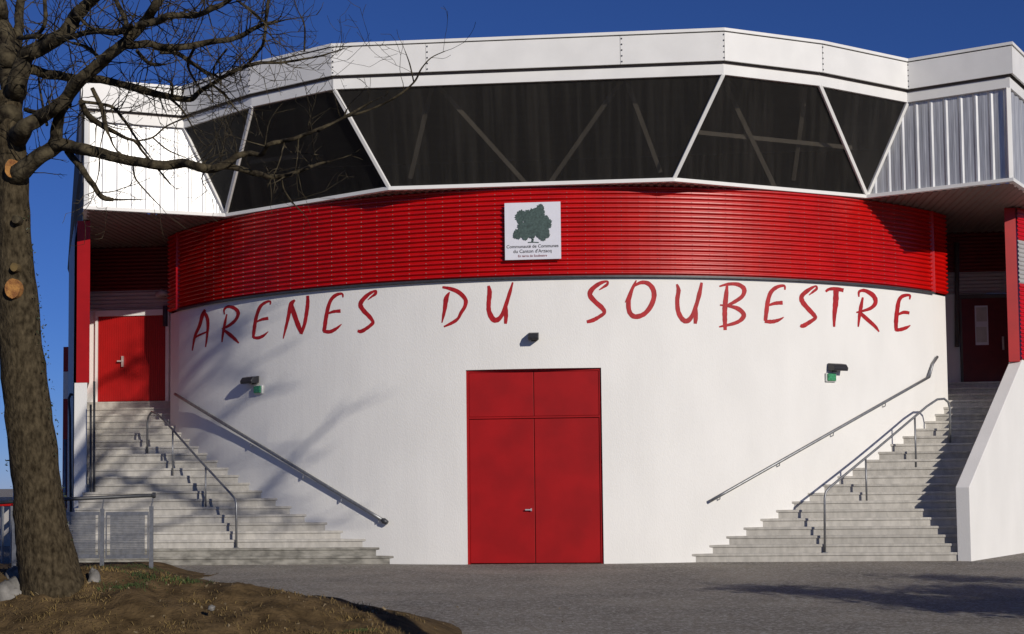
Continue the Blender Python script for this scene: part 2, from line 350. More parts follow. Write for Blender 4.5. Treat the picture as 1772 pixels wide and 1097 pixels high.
# entrance door
td = .14
m = MB()
m.box((-DW+.002, td-.02, 0), (-DW+.05, td+.1, DH-.002)); m.box((DW-.05, td-.02, 0), (DW-.002, td+.1, DH-.002)); m.box((-DW+.05, td-.02, DH-.05), (DW-.05, td+.1, DH-.002))
m.box((-DW+.05, td-.03, 2.865), (DW-.05, td+.09, 2.9))
door = m.build('entrance_door', 'red_door', arena)
for sg in (-1, 1):
    x0, x1 = (-DW+.053, -.006) if sg < 0 else (.006, DW-.053)
    MB().box((x0, td, .02), (x1, td+.06, 2.86)).build('door_leaf', 'red_door', door, bevel=.006)
    MB().box((x0, td-.006, 2.905), (x1, td+.055, DH-.054)).build('transom_panel', 'red_door', door, bevel=.006)
hc = at_t(914, 882, td-.02)
m = MB(); m.box((-.19, td-.06, hc.z-.012), (-.06, td-.045, hc.z+.012)); m.box((-.085, td-.05, hc.z-.025), (-.06, td-.0, hc.z+.025)); m.build('handle', 'handle', door)
# dark opening behind the leaves and interior lining
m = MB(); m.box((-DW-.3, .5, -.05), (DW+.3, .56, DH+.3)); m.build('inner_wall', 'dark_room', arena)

# ---- upper glazed box
T = [(-7.65, 1.80), (-5.70, .274), (-3.774, -.783), (3.774, -.783), (5.70, .274), (7.65, 1.80)]
Bt = [(-6.84, 2.20), (-2.81, -.10), (2.81, -.10), (6.84, 2.20)]
WL, WR = (-9.47, .90), (9.47, .90)
WRb, WLb = (11.9, 5.6), (-12.0, 7.0)                                  # ends of the side faces
def P3(p, z): return Vector((p[0], p[1], z))
def quad_panel(name, pts, mtl, th=.02, **k):
    n = (Vector(pts[1])-Vector(pts[0])).cross(Vector(pts[2])-Vector(pts[0])).normalized()
    if n.y < 0: n = -n
    m = MB(); m.prism(pts, n*th); return m.build(name, mtl, arena, **k)
panels = [[P3(Bt[0], ZB), P3(T[1], ZT), P3(T[0], ZT)], [P3(Bt[0], ZB), P3(Bt[1], ZB), P3(T[2], ZT), P3(T[1], ZT)],
          [P3(Bt[1], ZB), P3(Bt[2], ZB), P3(T[3], ZT), P3(T[2], ZT)], [P3(Bt[2], ZB), P3(Bt[3], ZB), P3(T[4], ZT), P3(T[3], ZT)],
          [P3(Bt[3], ZB), P3(T[5], ZT), P3(T[4], ZT)]]
for p in panels: quad_panel('glass_panel', p, 'glass')
def out_n(a, b):                                                      # outward horizontal normal of an edge
    d = Vector((b[0]-a[0], b[1]-a[1], 0)); n = Vector((d.y, -d.x, 0)).normalized(); return n
for a, b in ((T[0], Bt[0]), (T[1], Bt[0]), (T[2], Bt[1]), (T[3], Bt[2]), (T[4], Bt[3]), (T[5], Bt[3])):
    P, Q = P3(b, ZB+.03), P3(a, ZT+.02); mid = (P+Q)/2; n = Vector((mid.x, mid.y-RAD, -3)).normalized()
    m = MB(); m.beam(P+n*.03, Q+n*.03, .075, .06, n); m.build('mullion', 'white_metal', arena, bevel=.008)
low = [WLb, WL] + Bt + [WR, WRb]; upp = [WLb, WL] + T + [WR, WRb]
def offset(line, d):
    out = []
    for i, p in enumerate(line):
        ns = []
        if i > 0: ns.append(out_n(line[i-1], p))
        if i < len(line)-1: ns.append(out_n(p, line[i+1]))
        n = sum(ns, Vector()).normalized(); k = d/max(.35, n.dot(ns[0])); out.append((p[0]+n.x*k, p[1]+n.y*k))
    return out
def rail_strip(name, line, d0, d1, z0, z1, mtl, seg=True, **k):       # one bar per facet between two offsets
    a, b = offset(line, d0), offset(line, d1)
    for i in range(len(line)-1):
        m = MB(); m.prism([P3(a[i], z0), P3(a[i+1], z0), P3(b[i+1], z0), P3(b[i], z0)], (0, 0, z1-z0)); m.build(name, mtl, arena, **k)
rail_strip('sill_rail', low, .07, -.06, ZB-.03, ZB+.045, 'white_metal', bevel=.006)
rail_strip('head_band', upp, .05, -.08, ZT, ZT+.20, 'white_metal')
ou = offset(upp, .13)
zf0 = at_t(1255, 104, ou[5][1]).z; zf1 = at_t(1255, 55, ou[5][1]).z; zf2 = at_t(1255, 48, ou[5][1]).z
zf0 = max(zf0, ZT+.24)
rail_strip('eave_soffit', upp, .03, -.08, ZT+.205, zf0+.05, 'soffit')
seams = {4: (.245, .74)}                                             # long facet: seams along it
ob = offset(upp, .09)
for i in range(len(upp)-1):
    cuts = [0] + list(seams.get(i, ())) + [1]
    for c0, c1 in zip(cuts[:-1], cuts[1:]):
        L = math.hypot(ou[i+1][0]-ou[i][0], ou[i+1][1]-ou[i][1]); e = .004/L
        pt = lambda ln, f: P3((ln[i][0]+(ln[i+1][0]-ln[i][0])*f, ln[i][1]+(ln[i+1][1]-ln[i][1])*f), zf0)
        m = MB(); m.prism([pt(ou, c0+e), pt(ou, c1-e), pt(ob, c1-e), pt(ob, c0+e)], (0, 0, zf1-zf0)); m.build('fascia_panel', 'white_metal', arena)
rail_strip('roof_cap', upp, .155, .03, zf1+.02, zf2, 'white_metal')
rail_strip('shadow_joint', upp, .115, .06, zf1, zf1+.02, 'dark_grey')
m = MB()                                                             # rivets beside the fascia seams
def seam_rivets(i, f):
    p = Vector((ou[i][0]+(ou[i+1][0]-ou[i][0])*f, ou[i][1]+(ou[i+1][1]-ou[i][1])*f, 0)); n = out_n(ou[i], ou[i+1]); d = Vector((-n.y, n.x, 0))
    for k in range(5):
        c = p+d*.03+Vector((0, 0, zf0+.05+(zf1-zf0-.1)*k/4)); m.box(c-Vector((.012, .012, .012)), c+Vector((.012, .012, .012)))
for i, f in ((4, .245), (4, .74), (4, .0), (4, .995), (5, .99), (6, .99), (3, .0), (2, .0)): seam_rivets(i, f)
m.build('rivet', 'dark_steel', arena, kind='stuff')
# roof and hidden enclosure of the upper storey
m = MB(); m.prism([P3(p, zf1-.1) for p in offset(upp, .05)] + [Vector((11, 16, zf1-.1)), Vector((-11, 16, zf1-.1))], (0, 0, .09)); m.build('roof', 'grey_clad', arena)
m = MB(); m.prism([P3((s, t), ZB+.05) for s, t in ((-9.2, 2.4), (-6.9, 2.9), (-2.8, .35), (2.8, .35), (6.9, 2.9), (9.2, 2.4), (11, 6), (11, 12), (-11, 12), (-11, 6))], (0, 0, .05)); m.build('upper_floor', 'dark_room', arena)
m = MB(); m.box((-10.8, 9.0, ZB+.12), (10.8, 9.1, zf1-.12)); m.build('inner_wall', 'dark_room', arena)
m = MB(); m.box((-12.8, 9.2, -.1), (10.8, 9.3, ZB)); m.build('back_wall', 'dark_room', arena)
# braces behind the glazing (faint diagonals)
def brace(pa, pb, dep):
    A, Bq = at_t(*pa, dep[0]), at_t(*pb, dep[1]); m = MB(); m.beam(A+(A-Bq)*.06, Bq+(Bq-A)*.08, .085, .05, (0, 1, 0)); m.build('roof_brace', 'brace', arena)
for pa, pb, dep in (((905, 312), (770, 162), (.45, -.25)), ((955, 312), (1068, 150), (.45, -.25)), ((1140, 290), (1090, 155), (.5, -.25)), ((712, 300), (745, 160), (.6, -.25)),
                    ((1340, 322), (1262, 160), (1.1, .3)), ((1395, 150), (1375, 300), (.6, 1.6)), ((1215, 230), (1455, 254), (.35, 1.55)), ((520, 270), (440, 280), (1.2, 1.9))):
    brace(pa, pb, dep)
# galvanised ribbed siding on the wings
for sg in (-1, 1):
    W0 = Vector((sg*9.47, .90, 0)); Bq = Vector((sg*6.84, 2.20, 0)); Tq = Vector((sg*7.65, 1.80, 0))
    d = (Bq-W0); L = d.length; d.normalize(); n = Vector((d.y, -d.x, 0)) if sg > 0 else Vector((-d.y, d.x, 0))
    if n.y > 0: n = -n
    Lt = (Tq-W0).dot(d); m = MB(); cols = []; x = 0.0; pitch = .30
    prof = [(0, 0), (.035, .018), (.07, .018), (.105, 0), (.17, .0), (.18, .003), (.23, .003), (.24, 0)]
    k = 0; xs = []
    while True:
        for px_, hh in prof:
            xx = k*pitch+px_
            if xx < L-.01: xs.append((xx, hh))
        k += 1
        if k*pitch > L: break
    xs.append((L, 0))
    lo = []; hi = []
    for xx, hh in xs:
        zt = ZT if xx <= Lt else ZB+.04+(ZT-ZB-.04)*(L-xx)/(L-Lt)
        p = W0+d*xx+n*(hh*(1 if sg > 0 else .4)-.03); lo.append(Vector((p.x, p.y, ZB+.03))); hi.append(Vector((p.x, p.y, max(zt, ZB+.035))))
    m.grid([lo, hi]); m.build('ribbed_siding', 'siding', arena)
    # side face going back
    E_ = WRb if sg > 0 else WLb
    c0, c1 = Vector((sg*9.47, .9, ZB)), Vector((E_[0], E_[1], ZB)); dd = c1-c0; nn = Vector((dd.y, -dd.x, 0)).normalized()*sg
    m = MB(); lo = []; hi = []
    for i in range(0, 60):
        p = c0+dd*(i/59)+nn*(.012 if i % 4 in (0, 1) else -.012); lo.append(p); hi.append(p+Vector((0, 0, ZT-ZB)))
    m.grid([lo, hi]); m.build('side_siding', 'siding', arena)
    m = MB(); m.box((sg*9.47-.045, .85, ZB+.045), (sg*9.47+.045, .95, ZT)); m.build('corner_trim', 'white_metal', arena, bevel=.008)
# corrugated soffit
m = MB(); rows0 = []; rows1 = []
def edge_t(s):
    ln = [(-12.3, 7.7)]+[WL]+Bt+[WR]+[(11.9, 5.6)]
    for a, b in zip(ln[:-1], ln[1:]):
        if a[0] <= s <= b[0]: return a[1]+(b[1]-a[1])*(s-a[0])/(b[0]-a[0])
    return 6
s_ = -12.2
while s_ <= 11.5:
    for q, hh in ((0, 0), (.05, 0), (.07, .022), (.13, .022), (.15, 0)):
        x = s_+q; t0 = edge_t(x)+.03; rows0.append(Vector((x, t0, ZB-.045+hh))); rows1.append(Vector((x, max(t0+.05, TD+.3), ZB-.045+hh)))
    s_ += .16
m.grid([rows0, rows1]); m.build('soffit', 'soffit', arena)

# ---- stair recesses: door wall, door, bands
for sg in (-1, 1):
    s0, s1 = sorted((sg*8.83, sg*11.4 if sg > 0 else at_t(157, 800, 1.95).x-1.6))
    Td = TD if sg > 0 else TDL
    za = at_t(1710, 470, Td).z if sg > 0 else at_t(230, 503, Td).z; zd = at_t(1710, 508, Td).z if sg > 0 else at_t(230, 536, Td).z
    m = MB(); m.box((s0, Td, ZSL-1), (s1, Td+.15, zd)); rec = m.build('recess_wall', 'render', arena)
    def band(z0, z1, mtl):
        m = MB(); nn = max(2, round((z1-z0)/.09)); m.grid([[Vector((s, Td-.012-.022*(k % 4 in (1, 2)), z0+(z1-z0)*k/(nn*4))) for s in (s0, s1)] for k in range(nn*4+1)])
        m.build('corrugated_band', mtl, arena)
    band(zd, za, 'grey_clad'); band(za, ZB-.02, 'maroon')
# left landing door
def lt_(u, v): return at_t(u, v, TDL-.06)
a = lt_(168, 548); b = lt_(289, 690)
z0, z1 = ZSL, a.z
m = MB()
m.box((a.x-.03, TDL-.10, z0), (a.x+.03, TDL-.02, z1+.12)); m.box((b.x-.03, TDL-.10, z0), (b.x+.05, TDL-.02, z1+.12)); m.box((a.x-.03, TDL-.11, z1), (b.x+.05, TDL-.02, z1+.14))
ldoor = m.build('landing_door', 'white_metal', arena)
m = MB(); lo = []; hi = []; x = a.x+.03; i = 0
while x < b.x-.03:
    y = TDL-.06 - (.012 if i % 2 else 0); lo.append(Vector((x, y, z0+.01))); hi.append(Vector((x, y, z1))); x += .035 if i % 2 else .02
    lo.append(Vector((min(x, b.x-.03), y, z0+.01))); hi.append(Vector((min(x, b.x-.03), y, z1))); i += 1
m.grid([lo, hi]); m.build('door_leaf', 'red_paint', ldoor)
h = lt_(213, 625); m = MB(); m.box((h.x-.02, TDL-.13, h.z-.14), (h.x+.025, TDL-.07, h.z+.12)); m.box((h.x-.12, TDL-.15, h.z-.02), (h.x+.02, TDL-.12, h.z+.015)); m.build('handle', 'handle', ldoor)
# right landing door
def lt_(u, v): return at_t(u, v, TD-.06)
z0 = ZS
a = lt_(1663, 517); b = lt_(1775, 660); z1 = a.z
m = MB(); m.box((a.x-.05, TD-.10, z0), (a.x, TD-.02, z1)); m.box((a.x-.05, TD-.10, z1), (b.x+.05, TD-.02, z1+.1)); rdoor = m.build('landing_door', 'dark_grey', arena)
w0, w1 = lt_(1686, 529), lt_(1711, 597)
x0, x1 = a.x+.005, lt_(1752, 600).x
m = MB()
m.box((x0, TD-.08, z0+.01), (w0.x, TD-.03, z1-.005)); m.box((w1.x, TD-.08, z0+.01), (x1, TD-.03, z1-.005))
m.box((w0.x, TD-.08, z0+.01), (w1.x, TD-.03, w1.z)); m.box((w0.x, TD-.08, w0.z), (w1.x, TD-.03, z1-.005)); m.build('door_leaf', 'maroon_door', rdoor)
MB().box((w0.x, TD-.06, w1.z), (w1.x, TD-.05, w0.z)).build('window_pane', 'sign_face', rdoor)
for (va, vb) in ((532, 556), (566, 592)):
    p, q = lt_(1689, va), lt_(1708, vb); MB().box((p.x, TD-.068, q.z), (q.x, TD-.0625, p.z)).build('notice', 'paper', rdoor)
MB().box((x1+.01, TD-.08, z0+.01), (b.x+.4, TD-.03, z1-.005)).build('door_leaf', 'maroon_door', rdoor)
h = lt_(1735, 594); m = MB(); m.box((h.x-.02, TD-.12, h.z-.16), (h.x+.02, TD-.07, h.z+.16)); m.build('handle', 'handle', rdoor)

# ---- side pillars
def wedge(pts, z0, z1): m = MB(); m.prism([P3(p, z0) for p in pts], (0, 0, z1-z0)); return m
tL = 1.95
x0, x1 = at_t(128, 800, tL).x, at_t(150, 800, tL).x
E2 = at_t(121.5, 700, 6.6).x
# left: white side wall at the foot, red pillar above, blue-grey flank
sidew = wedge([(x0, tL), (x1, tL), (x1-1.95, 6.6), (E2, 6.6)], -.05, 3.86).build('side_wall', 'render', base=(x0, tL, 0), label='tall narrow white wall closing the left stair, below the red pillar', cat='wall')
xa, xb = x0+.03, x1+.04
wedge([(xa, tL+.02), (xb, tL+.02), (xb-1.93, 6.5), (E2+.05, 6.5)], 3.865, ZB-.06).build('pillar', 'red_paint', arena)
m = MB(); c0, c1 = Vector((x0+.02, tL+.01, 3.9)), Vector((E2-.0, 6.55, 3.9)); dd = c1-c0; nn = Vector((-dd.y, dd.x, 0)).normalized(); lo = []; hi = []
for i in range(40): p = c0+dd*(i/39)+nn*(.03+.012*(i % 4 < 2)); lo.append(p-Vector((0, 0, 3.8))); hi.append(p+Vector((0, 0, ZB-4)))
m.grid([lo, hi]); m.build('flank_siding', 'flank', arena)
# dark overhanging bay further back on the left
bx = [at_t(118, 300, 7.6).x, at_t(150, 300, 6.7).x]
m = MB(); zt_ = at_t(140, 188, 7).z; zb_ = at_t(122, 488, 7.6).z
m.prism([Vector((bx[0], 7.6, zb_+.35)), Vector((bx[0]+.12, 7.6, zb_)), Vector((bx[1], 6.7, ZB-.05)), Vector((bx[1], 6.7, zt_)), Vector((bx[0]+.25, 7.6, zt_))], (.5, 3.0, 0)); m.build('rear_bay', 'dark_grey', arena)
# banded far pillar beyond (red, white, red)
px0, px1 = at_t(109, 700, 8.5).x, at_t(123, 700, 8.5).x
for (va, vb, mt) in ((600, 643, 'red_paint'), (643, 690, 'render'), (690, 880, 'red_paint')):
    za, zb = at_t(115, va, 8.5).z, at_t(115, vb, 8.5).z; MB().box((px0, 8.5, zb), (px1, 8.9, za-.002)).build('rear_pillar', mt, arena)
MB().box((px0, 8.5, -.05), (px1, 8.9, at_t(115, 882, 8.5).z-.002)).build('rear_pillar', 'render', arena)
# right: red pillar on the parapet and banded cladding behind it
tP = 3.6
P0 = at_z(1655, 971, 0); P0 = Vector((P0.x, .42, 0)); P0.x = at_t(1655, 900, .42).x
za_ = at_t(1655, 843, .42).z
P1 = at_t(1743, 634, tP); za1 = P1.z
q0, q1 = at_t(1741, 470, tP-.03), at_t(1760, 470, tP-.03)
wedge([(q0.x, tP-.03), (q1.x, tP-.03), (q1.x+1.2, 6.5), (q0.x+1.1, 6.5)], za1+.1, ZB-.06).build('pillar', 'red_paint', arena)
c0 = Vector((q1.x+.02, tP, 0)); c1 = Vector((q1.x+2.8, 6.6, 0)); dd = c1-c0; nn = Vector((dd.y, -dd.x, 0)).normalized()
zs = [at_t(1765, v, tP).z for v in (622, 490, 415)]
def cband(z0, z1, mtl):
    m = MB(); nn_ = max(2, round((z1-z0)/.09)); m.grid([[c0+dd*f+nn*(.02+.022*(k % 4 in (1, 2)))+Vector((0, 0, z0+(z1-z0)*k/(nn_*4))) for f in (0, 1)] for k in range(nn_*4+1)])
    m.build('corrugated_band', mtl, arena)
cband(zs[0], zs[1], 'red_clad'); cband(zs[1], zs[2], 'grey_clad'); cband(zs[2], ZB-.05, 'red_clad')

# ================================================================ parapet wall on the right
TW = .27
u0 = P0; dirp = Vector((P1.x-P0.x, tP-.42, 0)).normalized(); nrm = Vector((dirp.y, -dirp.x, 0))
slope = (za1-za_)/((Vector((P1.x, tP, 0))-Vector((P0.x, .42, 0))).length)
def pp(dist, off, z): q = Vector((P0.x, .42, 0))+dirp*dist+nrm*off; return Vector((q.x, q.y, z))
LEN = (Vector((P1.x, tP, 0))-Vector((P0.x, .42, 0))).length
m = MB(); prof = [(0, -.05), (LEN+1.4, -.05), (LEN+1.4, za_+slope*(LEN+.25)), (LEN+.25, za_+slope*(LEN+.25)), (0, za_)]
f0 = [pp(d_, 0, z) for d_, z in prof]; m.prism(f0, nrm*TW)
par = m.build('parapet_wall', 'render', base=(P0.x, P0.y, 0), label='white rendered parapet wall with sloping top closing the right stair', cat='wall', bevel=.012)

# ================================================================ staircases
def interp(tab, z):
    for (za, ta), (zb, tb) in zip(tab[:-1], tab[1:]):
        if za <= z <= zb: return ta+(tb-ta)*(z-za)/(zb-za)
    return tab[0][1]-.03 if z < tab[0][0] else tab[-1][1]
RS = .166; NS = 23
endsR = [(1188.3,962.6),(1217.7,948),(1245.8,933.1),(1274.3,918.6),(1301.7,904.7),(1328.5,890.5),(1353.5,876.3),(1379.2,862.7),(1404,849.2),(1426.7,836.3),(1450.4,823.1),(1473.4,809.2),(1495.4,796.7),(1518.1,782.4),(1537,770.3),(1556.4,757.7),(1576.7,745.9),(1595.3,732.3)]
endsL = [(672,953),(640,935),(591,917),(565,903),(535,892),(509,878),(482,863),(455,849),(434,836),(416,823.5),(399,811),(381,799),(364,788),(349,776),(335,764),(318,752)]
def ttab(ends):
    tb = sorted((at_wall(u, v).z, at_wall(u, v).y) for u, v in ends); z, t = tb[-1]
    k = 0
    for dz, dt in ((.16, .28), (.33, .62), (.5, 1.0), (.66, 1.4), (.85, 2.0), (1.2, 3.1)): tb.append((z+dz, t+dt))
    return tb
def stair(ends, sg, label, far, matf, NS=23):
    tab = ttab(ends); ts = []
    for i in range(1, NS+1):
        t = interp(tab, i*RS)
        if ts: t = max(t, ts[-1]+.085)
        ts.append(t)
    root = thing('staircase', label, 'staircase', (sg*5.5, ts[0], 0))
    for i in range(NS):
        t0 = ts[i]; t1 = ts[i+1]+.03 if i < NS-1 else (TD-.12 if sg > 0 else TDL-.12)
        z1 = (i+1)*RS; z0 = z1-RS-(.06 if i else .05)
        def inner(t):
            if t < tw: return math.sqrt(max(0, RAD**2-(RAD-t)**2))-.012
            if t < CH[1].y: return SW+(8.83-SW)*(t-tw)/(CH[1].y-tw)-.01
            return 8.83-.005
        a0, a1 = inner(t0), inner(t1); b0, b1 = far(t0), far(t1)
        pts = [(sg*a0, t0), (sg*b0, t0), (sg*b1, t1), (sg*a1, t1)]
        if sg < 0: pts = pts[::-1]
        pr = [(q[0], q[1]+(.022 if q[1] == t0 else 0)) for q in pts]
        m = MB(); m.prism([P3(p, z1-.05) for p in pts], (0, 0, .05)); m.prism([P3(p, z0) for p in pr], (0, 0, z1-.0502-z0))
        m.build('step', matf(i), root, bevel=.008)
    return ts, tab
def farR(t): return P0.x + dirp.x/dirp.y*(t-.42) - .004 if t > .42 else P0.x-.004
tsR, _ = stair(endsR, 1, 'wide concrete staircase in front of the white wall right of the entrance, half in shadow', farR, lambda i: 'concrete')
def farL(t): return -(x1+.0) + .02 if t > tL else 9.72
xin = x1
def farL(t): return abs(xin)+ (.0 if t < tL else 1.95*(t-tL)/(6.6-tL)) - .01
tsL, _ = stair(endsL, -1, 'wide concrete staircase left of the entrance dappled with branch shadows', farL, lambda i: 'old_concrete' if i < 2 else 'concrete', 22)
def on_stair(u, v, ts):
    NS = len(ts)
    for i in range(NS):
        p = at_t(u, v, ts[i])
        if i*RS-.02 <= p.z <= (i+1)*RS: return Vector((p.x, ts[i]-.02, i*RS))
        q = at_z(u, v, (i+1)*RS) if abs((i+1)*RS-EYE) > .05 else None
        if q is not None and ts[i] <= q.y <= (ts[i+1] if i < NS-1 else TD): return Vector((q.x, q.y, (i+1)*RS))
    return at_t(u, v, 3)

# ================================================================ handrails
def lerp2(pts, n):
    out = []
    for (a, b), (c, d) in zip(pts[:-1], pts[1:]):
        for k in range(n): out.append((a+(c-a)*k/n, b+(d-b)*k/n))
    out.append(pts[-1]); return out
def wall_rail(pix, label, brk, rad, base_pix, mtl):
    pts = [at_wall(u, v, .085) for u, v in lerp2(pix, 14)]
    root = thing('wall_handrail', label, 'handrail', pts[0], group='handrails fixed to the curved wall')
    m = MB(); m.tube(pts, rad, 10); m.build('rail', mtl, root, smooth=True)
    for u, v in brk:
        p = at_wall(u, v, .085); q = at_wall(u, v, -.01); dn = Vector((0, 0, -.07))
        m = MB(); m.tube([p-Vector((0, 0, .01)), p+dn, Vector((q.x, q.y, p.z-.07))], .011, 6); m.build('bracket', mtl, root)
    return root, pts
wall_rail([(1229, 867), (1608, 652)], 'sloping grey metal handrail on the white wall above the right staircase', [(1246, 857), (1349, 799), (1442, 747), (1532, 696)], .031, None, 'steel')
# last bent piece reaching round the chamfer
m = MB(); A = at_wall(1608, 652, .085); m.tube([A, A+Vector((.12, .2, .30)), A+Vector((.25, .34, .46))], .031, 10); o = m.build('rail', 'steel', bpy.data.objects['wall_handrail'], smooth=True)
r2, pts = wall_rail([(303, 682), (664, 901)], 'sloping dark grey handrail with knob end on the white wall above the left staircase', [(434, 766), (524, 821), (590, 861), (655, 897)], .036, None, 'steel')
m = MB(); e = pts[-1]; m.tube([e+(pts[-2]-pts[-1]).normalized()*.05, e, e-(pts[-2]-pts[-1]).normalized()*.09], [.036, .058, .045], 10); m.build('end_knob', 'dark_steel', r2, smooth=True)
def stair_rail(pix, foot_a, foot_b, posts, ts, label, rad=.024):
    A = on_stair(*foot_a, ts); Bq = on_stair(*foot_b, ts)
    root = thing('stair_handrail', label, 'handrail', A, group='handrails standing on the stairs')
    pl = [at_plane(u, v, A, Bq) for u, v in pix]
    pl[0].z = A.z-.01; pl[-1].z = Bq.z-.01
    m = MB(); m.tube(pl, rad, 10); m.build('rail', 'steel', root, smooth=True)
    for u, vt, vb in posts:
        t_ = at_plane(u, vt, A, Bq); b_ = at_plane(u, vb, A, Bq); z = b_.z
        NS = len(ts)
        for i in range(NS):
            if ts[i] <= b_.y and (i == NS-1 or b_.y < ts[i+1]): z = (i+1)*RS
        m = MB(); m.tube([Vector((t_.x, t_.y, z-.02)), t_], .02, 8); m.build('post', 'steel', root, smooth=True)
    for P in (A, Bq):
        m = MB(); m.box(P-Vector((.05, .05, .0)), P+Vector((.05, .05, .012))); m.build('foot_plate', 'steel', root)
stair_rail([(1427, 942), (1427, 862), (1429, 851), (1436, 843), (1520, 774), (1604, 703), (1622, 691), (1634, 690), (1641, 696), (1644, 708), (1644, 758)], (1427, 942), (1644, 758),
           [(1498, 794, 882), (1583, 722, 810)], tsR, 'bent grey tube handrail standing on the right staircase')
stair_rail([(409, 947), (409, 872), (407, 863), (400, 855), (340, 790), (285, 728), (270, 715), (262, 713), (257, 720), (255, 732), (255, 776)], (409, 947), (255, 776),
           [(356, 806, 890), (299, 745, 822)], tsL, 'bent grey tube handrail standing on the left staircase')

# ================================================================ lamps
def floodlight(u, v, wpx, label):
    c = at_wall(u, v, 0); a = math.asin(c.x/RAD); R_ = Matrix.Rotation(a, 3, 'Z'); s = wpx
    root = thing('floodlight', label, 'lamp', c, group='floodlights on the white wall')
    def tr(x, y, z): return c + R_ @ Vector((x, y, z))
    m = MB(); prof = [(-.02, .11), (-.19, .08), (-.25, .0), (-.23, -.06), (-.02, -.04)]
    m.prism([tr(-s/2, y, z) for y, z in prof], R_ @ Vector((s, 0, 0))); m.build('housing', 'lamp', root, bevel=.012)
    m = MB(); m.prism([tr(-s*.42, -.21, -.052), tr(s*.42, -.21, -.052), tr(s*.42, -.04, -.034), tr(-s*.42, -.04, -.034)], (0, 0, -.006)); m.build('lens', 'lampwhite', root)
    m = MB(); m.prism([tr(-.05, -.03, -.06), tr(.05, -.03, -.06), tr(.05, 0, -.06), tr(-.05, 0, -.06)], (0, 0, .13)); m.build('bracket', 'dark_steel', root)
floodlight(924, 585, .20, 'small dark floodlight on the white wall right above the red entrance door')
floodlight(440, 660, .36, 'dark floodlight on the white wall left of the entrance, above the left handrail')
floodlight(1443, 638, .35, 'dark floodlight on the white wall right of the entrance, above the right handrail')
def exit_lamp(u, v, label):
    c = at_wall(u, v, 0); a = math.asin(c.x/RAD); R_ = Matrix.Rotation(a, 3, 'Z')
    root = thing('emergency_light', label, 'lamp', c, group='green emergency lights below the floodlights')
    def tr(x, y, z): return c + R_ @ Vector((x, y, z))
    m = MB(); m.prism([tr(-.13, -.004, -.07), tr(.13, -.004, -.07), tr(.13, -.05, -.07), tr(-.13, -.05, -.07)], (0, 0, .18)); m.build('case', 'lampwhite', root, bevel=.01)
    m = MB(); m.prism([tr(-.115, -.05, -.055), tr(.115, -.05, -.055), tr(.10, -.085, -.05), tr(-.10, -.085, -.05)], (0, 0, .15)); m.build('lens', 'lens', root, bevel=.015)
exit_lamp(449, 676, 'green and white emergency light under the left floodlight')
exit_lamp(1436, 655, 'green and white emergency light under the right floodlight')
c = at_t(287, 512, TDL-.02)
root = thing('recess_lamp', 'small grey spot lamp on a bracket beside the red landing door on the left', 'lamp', c)
m = MB(); m.tube([c, c+Vector((0, -.25, -.02)), c+Vector((0, -.3, 0))], .02, 6); m.build('arm', 'dark_steel', root)
m = MB(); m.tube([c+Vector((-.14, -.3, -.02)), c+Vector((0, -.3, .05)), c+Vector((.16, -.3, .0))], [.05, .085, .05], 8); m.build('housing', 'grey_clad', root, smooth=True)
m = MB(); p = c+Vector((.02, -.1, -.75)); m.tube([p, p+Vector((0, 0, .5))], .06, 8); m.build('junction_box', 'dark_steel', root)
for sg, u, v0, v1 in ((-1, 298, 420, 500), (1, 1656, 420, 600)):
    tp_ = (TD if sg > 0 else TDL)-.1; A, Bq = at_t(u, v0, tp_), at_t(u, v1, tp_)
    m = MB(); m.tube([A, Bq], .055, 8); m.build('drainpipe', 'dark_grey', base=Bq, smooth=True, cat='pipe', label='dark vertical pipe on the cladding beside the left landing door' if sg < 0 else 'dark vertical pipe beside the shaded right landing door')

# ================================================================ sign
a, b = at_wall(872, 351, .12), at_wall(971, 448, .12); ts_ = min(a.y, b.y)-.03
a, b = at_t(873, 351.5, ts_), at_t(971, 447.5, ts_)
sign = thing('sign_board', 'square white sign with a green tree emblem on the red cladding', 'sign', ((a.x+b.x)/2, ts_, b.z))
MB().box((a.x, ts_, b.z), (b.x, ts_+.025, a.z)).build('board', 'sign_face', sign)
def sxy(x, y): q = at_t(820+x/6.855, 320+y/6.855, ts_); return Vector((q.x, ts_-.003, q.z))
random.seed(3)
m = MB(); blobs = [(560,350,55),(530,385,45),(590,390,45),(545,430,38),(640,350,55),(700,320,45),(740,300,35),(790,270,45),(800,320,45),(720,370,80),(800,390,60),(650,420,70),(730,450,90),(850,400,45),(880,440,45),(890,480,35),(840,480,70),(640,500,80),(560,500,45),(520,570,50),(500,600,38),(560,570,50),(620,560,60),(700,540,80),(780,540,80),(850,560,55),(820,620,45),(790,600,45),(610,620,40),(870,600,35),(690,580,50),(530,610,35),(660,590,40)]
for i, (x, y, r) in enumerate(blobs):
    ctr = sxy(x, y); ctr.y -= .0004*i; ring = []
    n = 22
    for k in range(n):
        q = r*(.92+.28*(k % 2))*random.uniform(.8, 1.02); p = sxy(x+q*math.cos(2*math.pi*k/n), y+q*math.sin(2*math.pi*k/n)); p.y = ctr.y; ring.append(p)
    for k in range(n): m.face(ctr, ring[k], ring[(k+1) % n])
for st in ([(690,685),(700,640),(720,600)], [(700,650),(660,615),(630,600)], [(640,683),(700,679),(770,683)]):
    for (xa_, ya), (xb_, yb) in zip(st[:-1], st[1:]):
        wd = 13 if ya > 600 and xa_ != 640 and xa_ != 700 else 6; L = math.hypot(xb_-xa_, yb-ya); nx, ny = -(yb-ya)/L*wd, (xb_-xa_)/L*wd
        q = [sxy(xa_-nx, ya-ny), sxy(xb_-nx, yb-ny), sxy(xb_+nx, yb+ny), sxy(xa_+nx, ya+ny)]
        for p in q: p.y -= .0003
        m.face(*q)
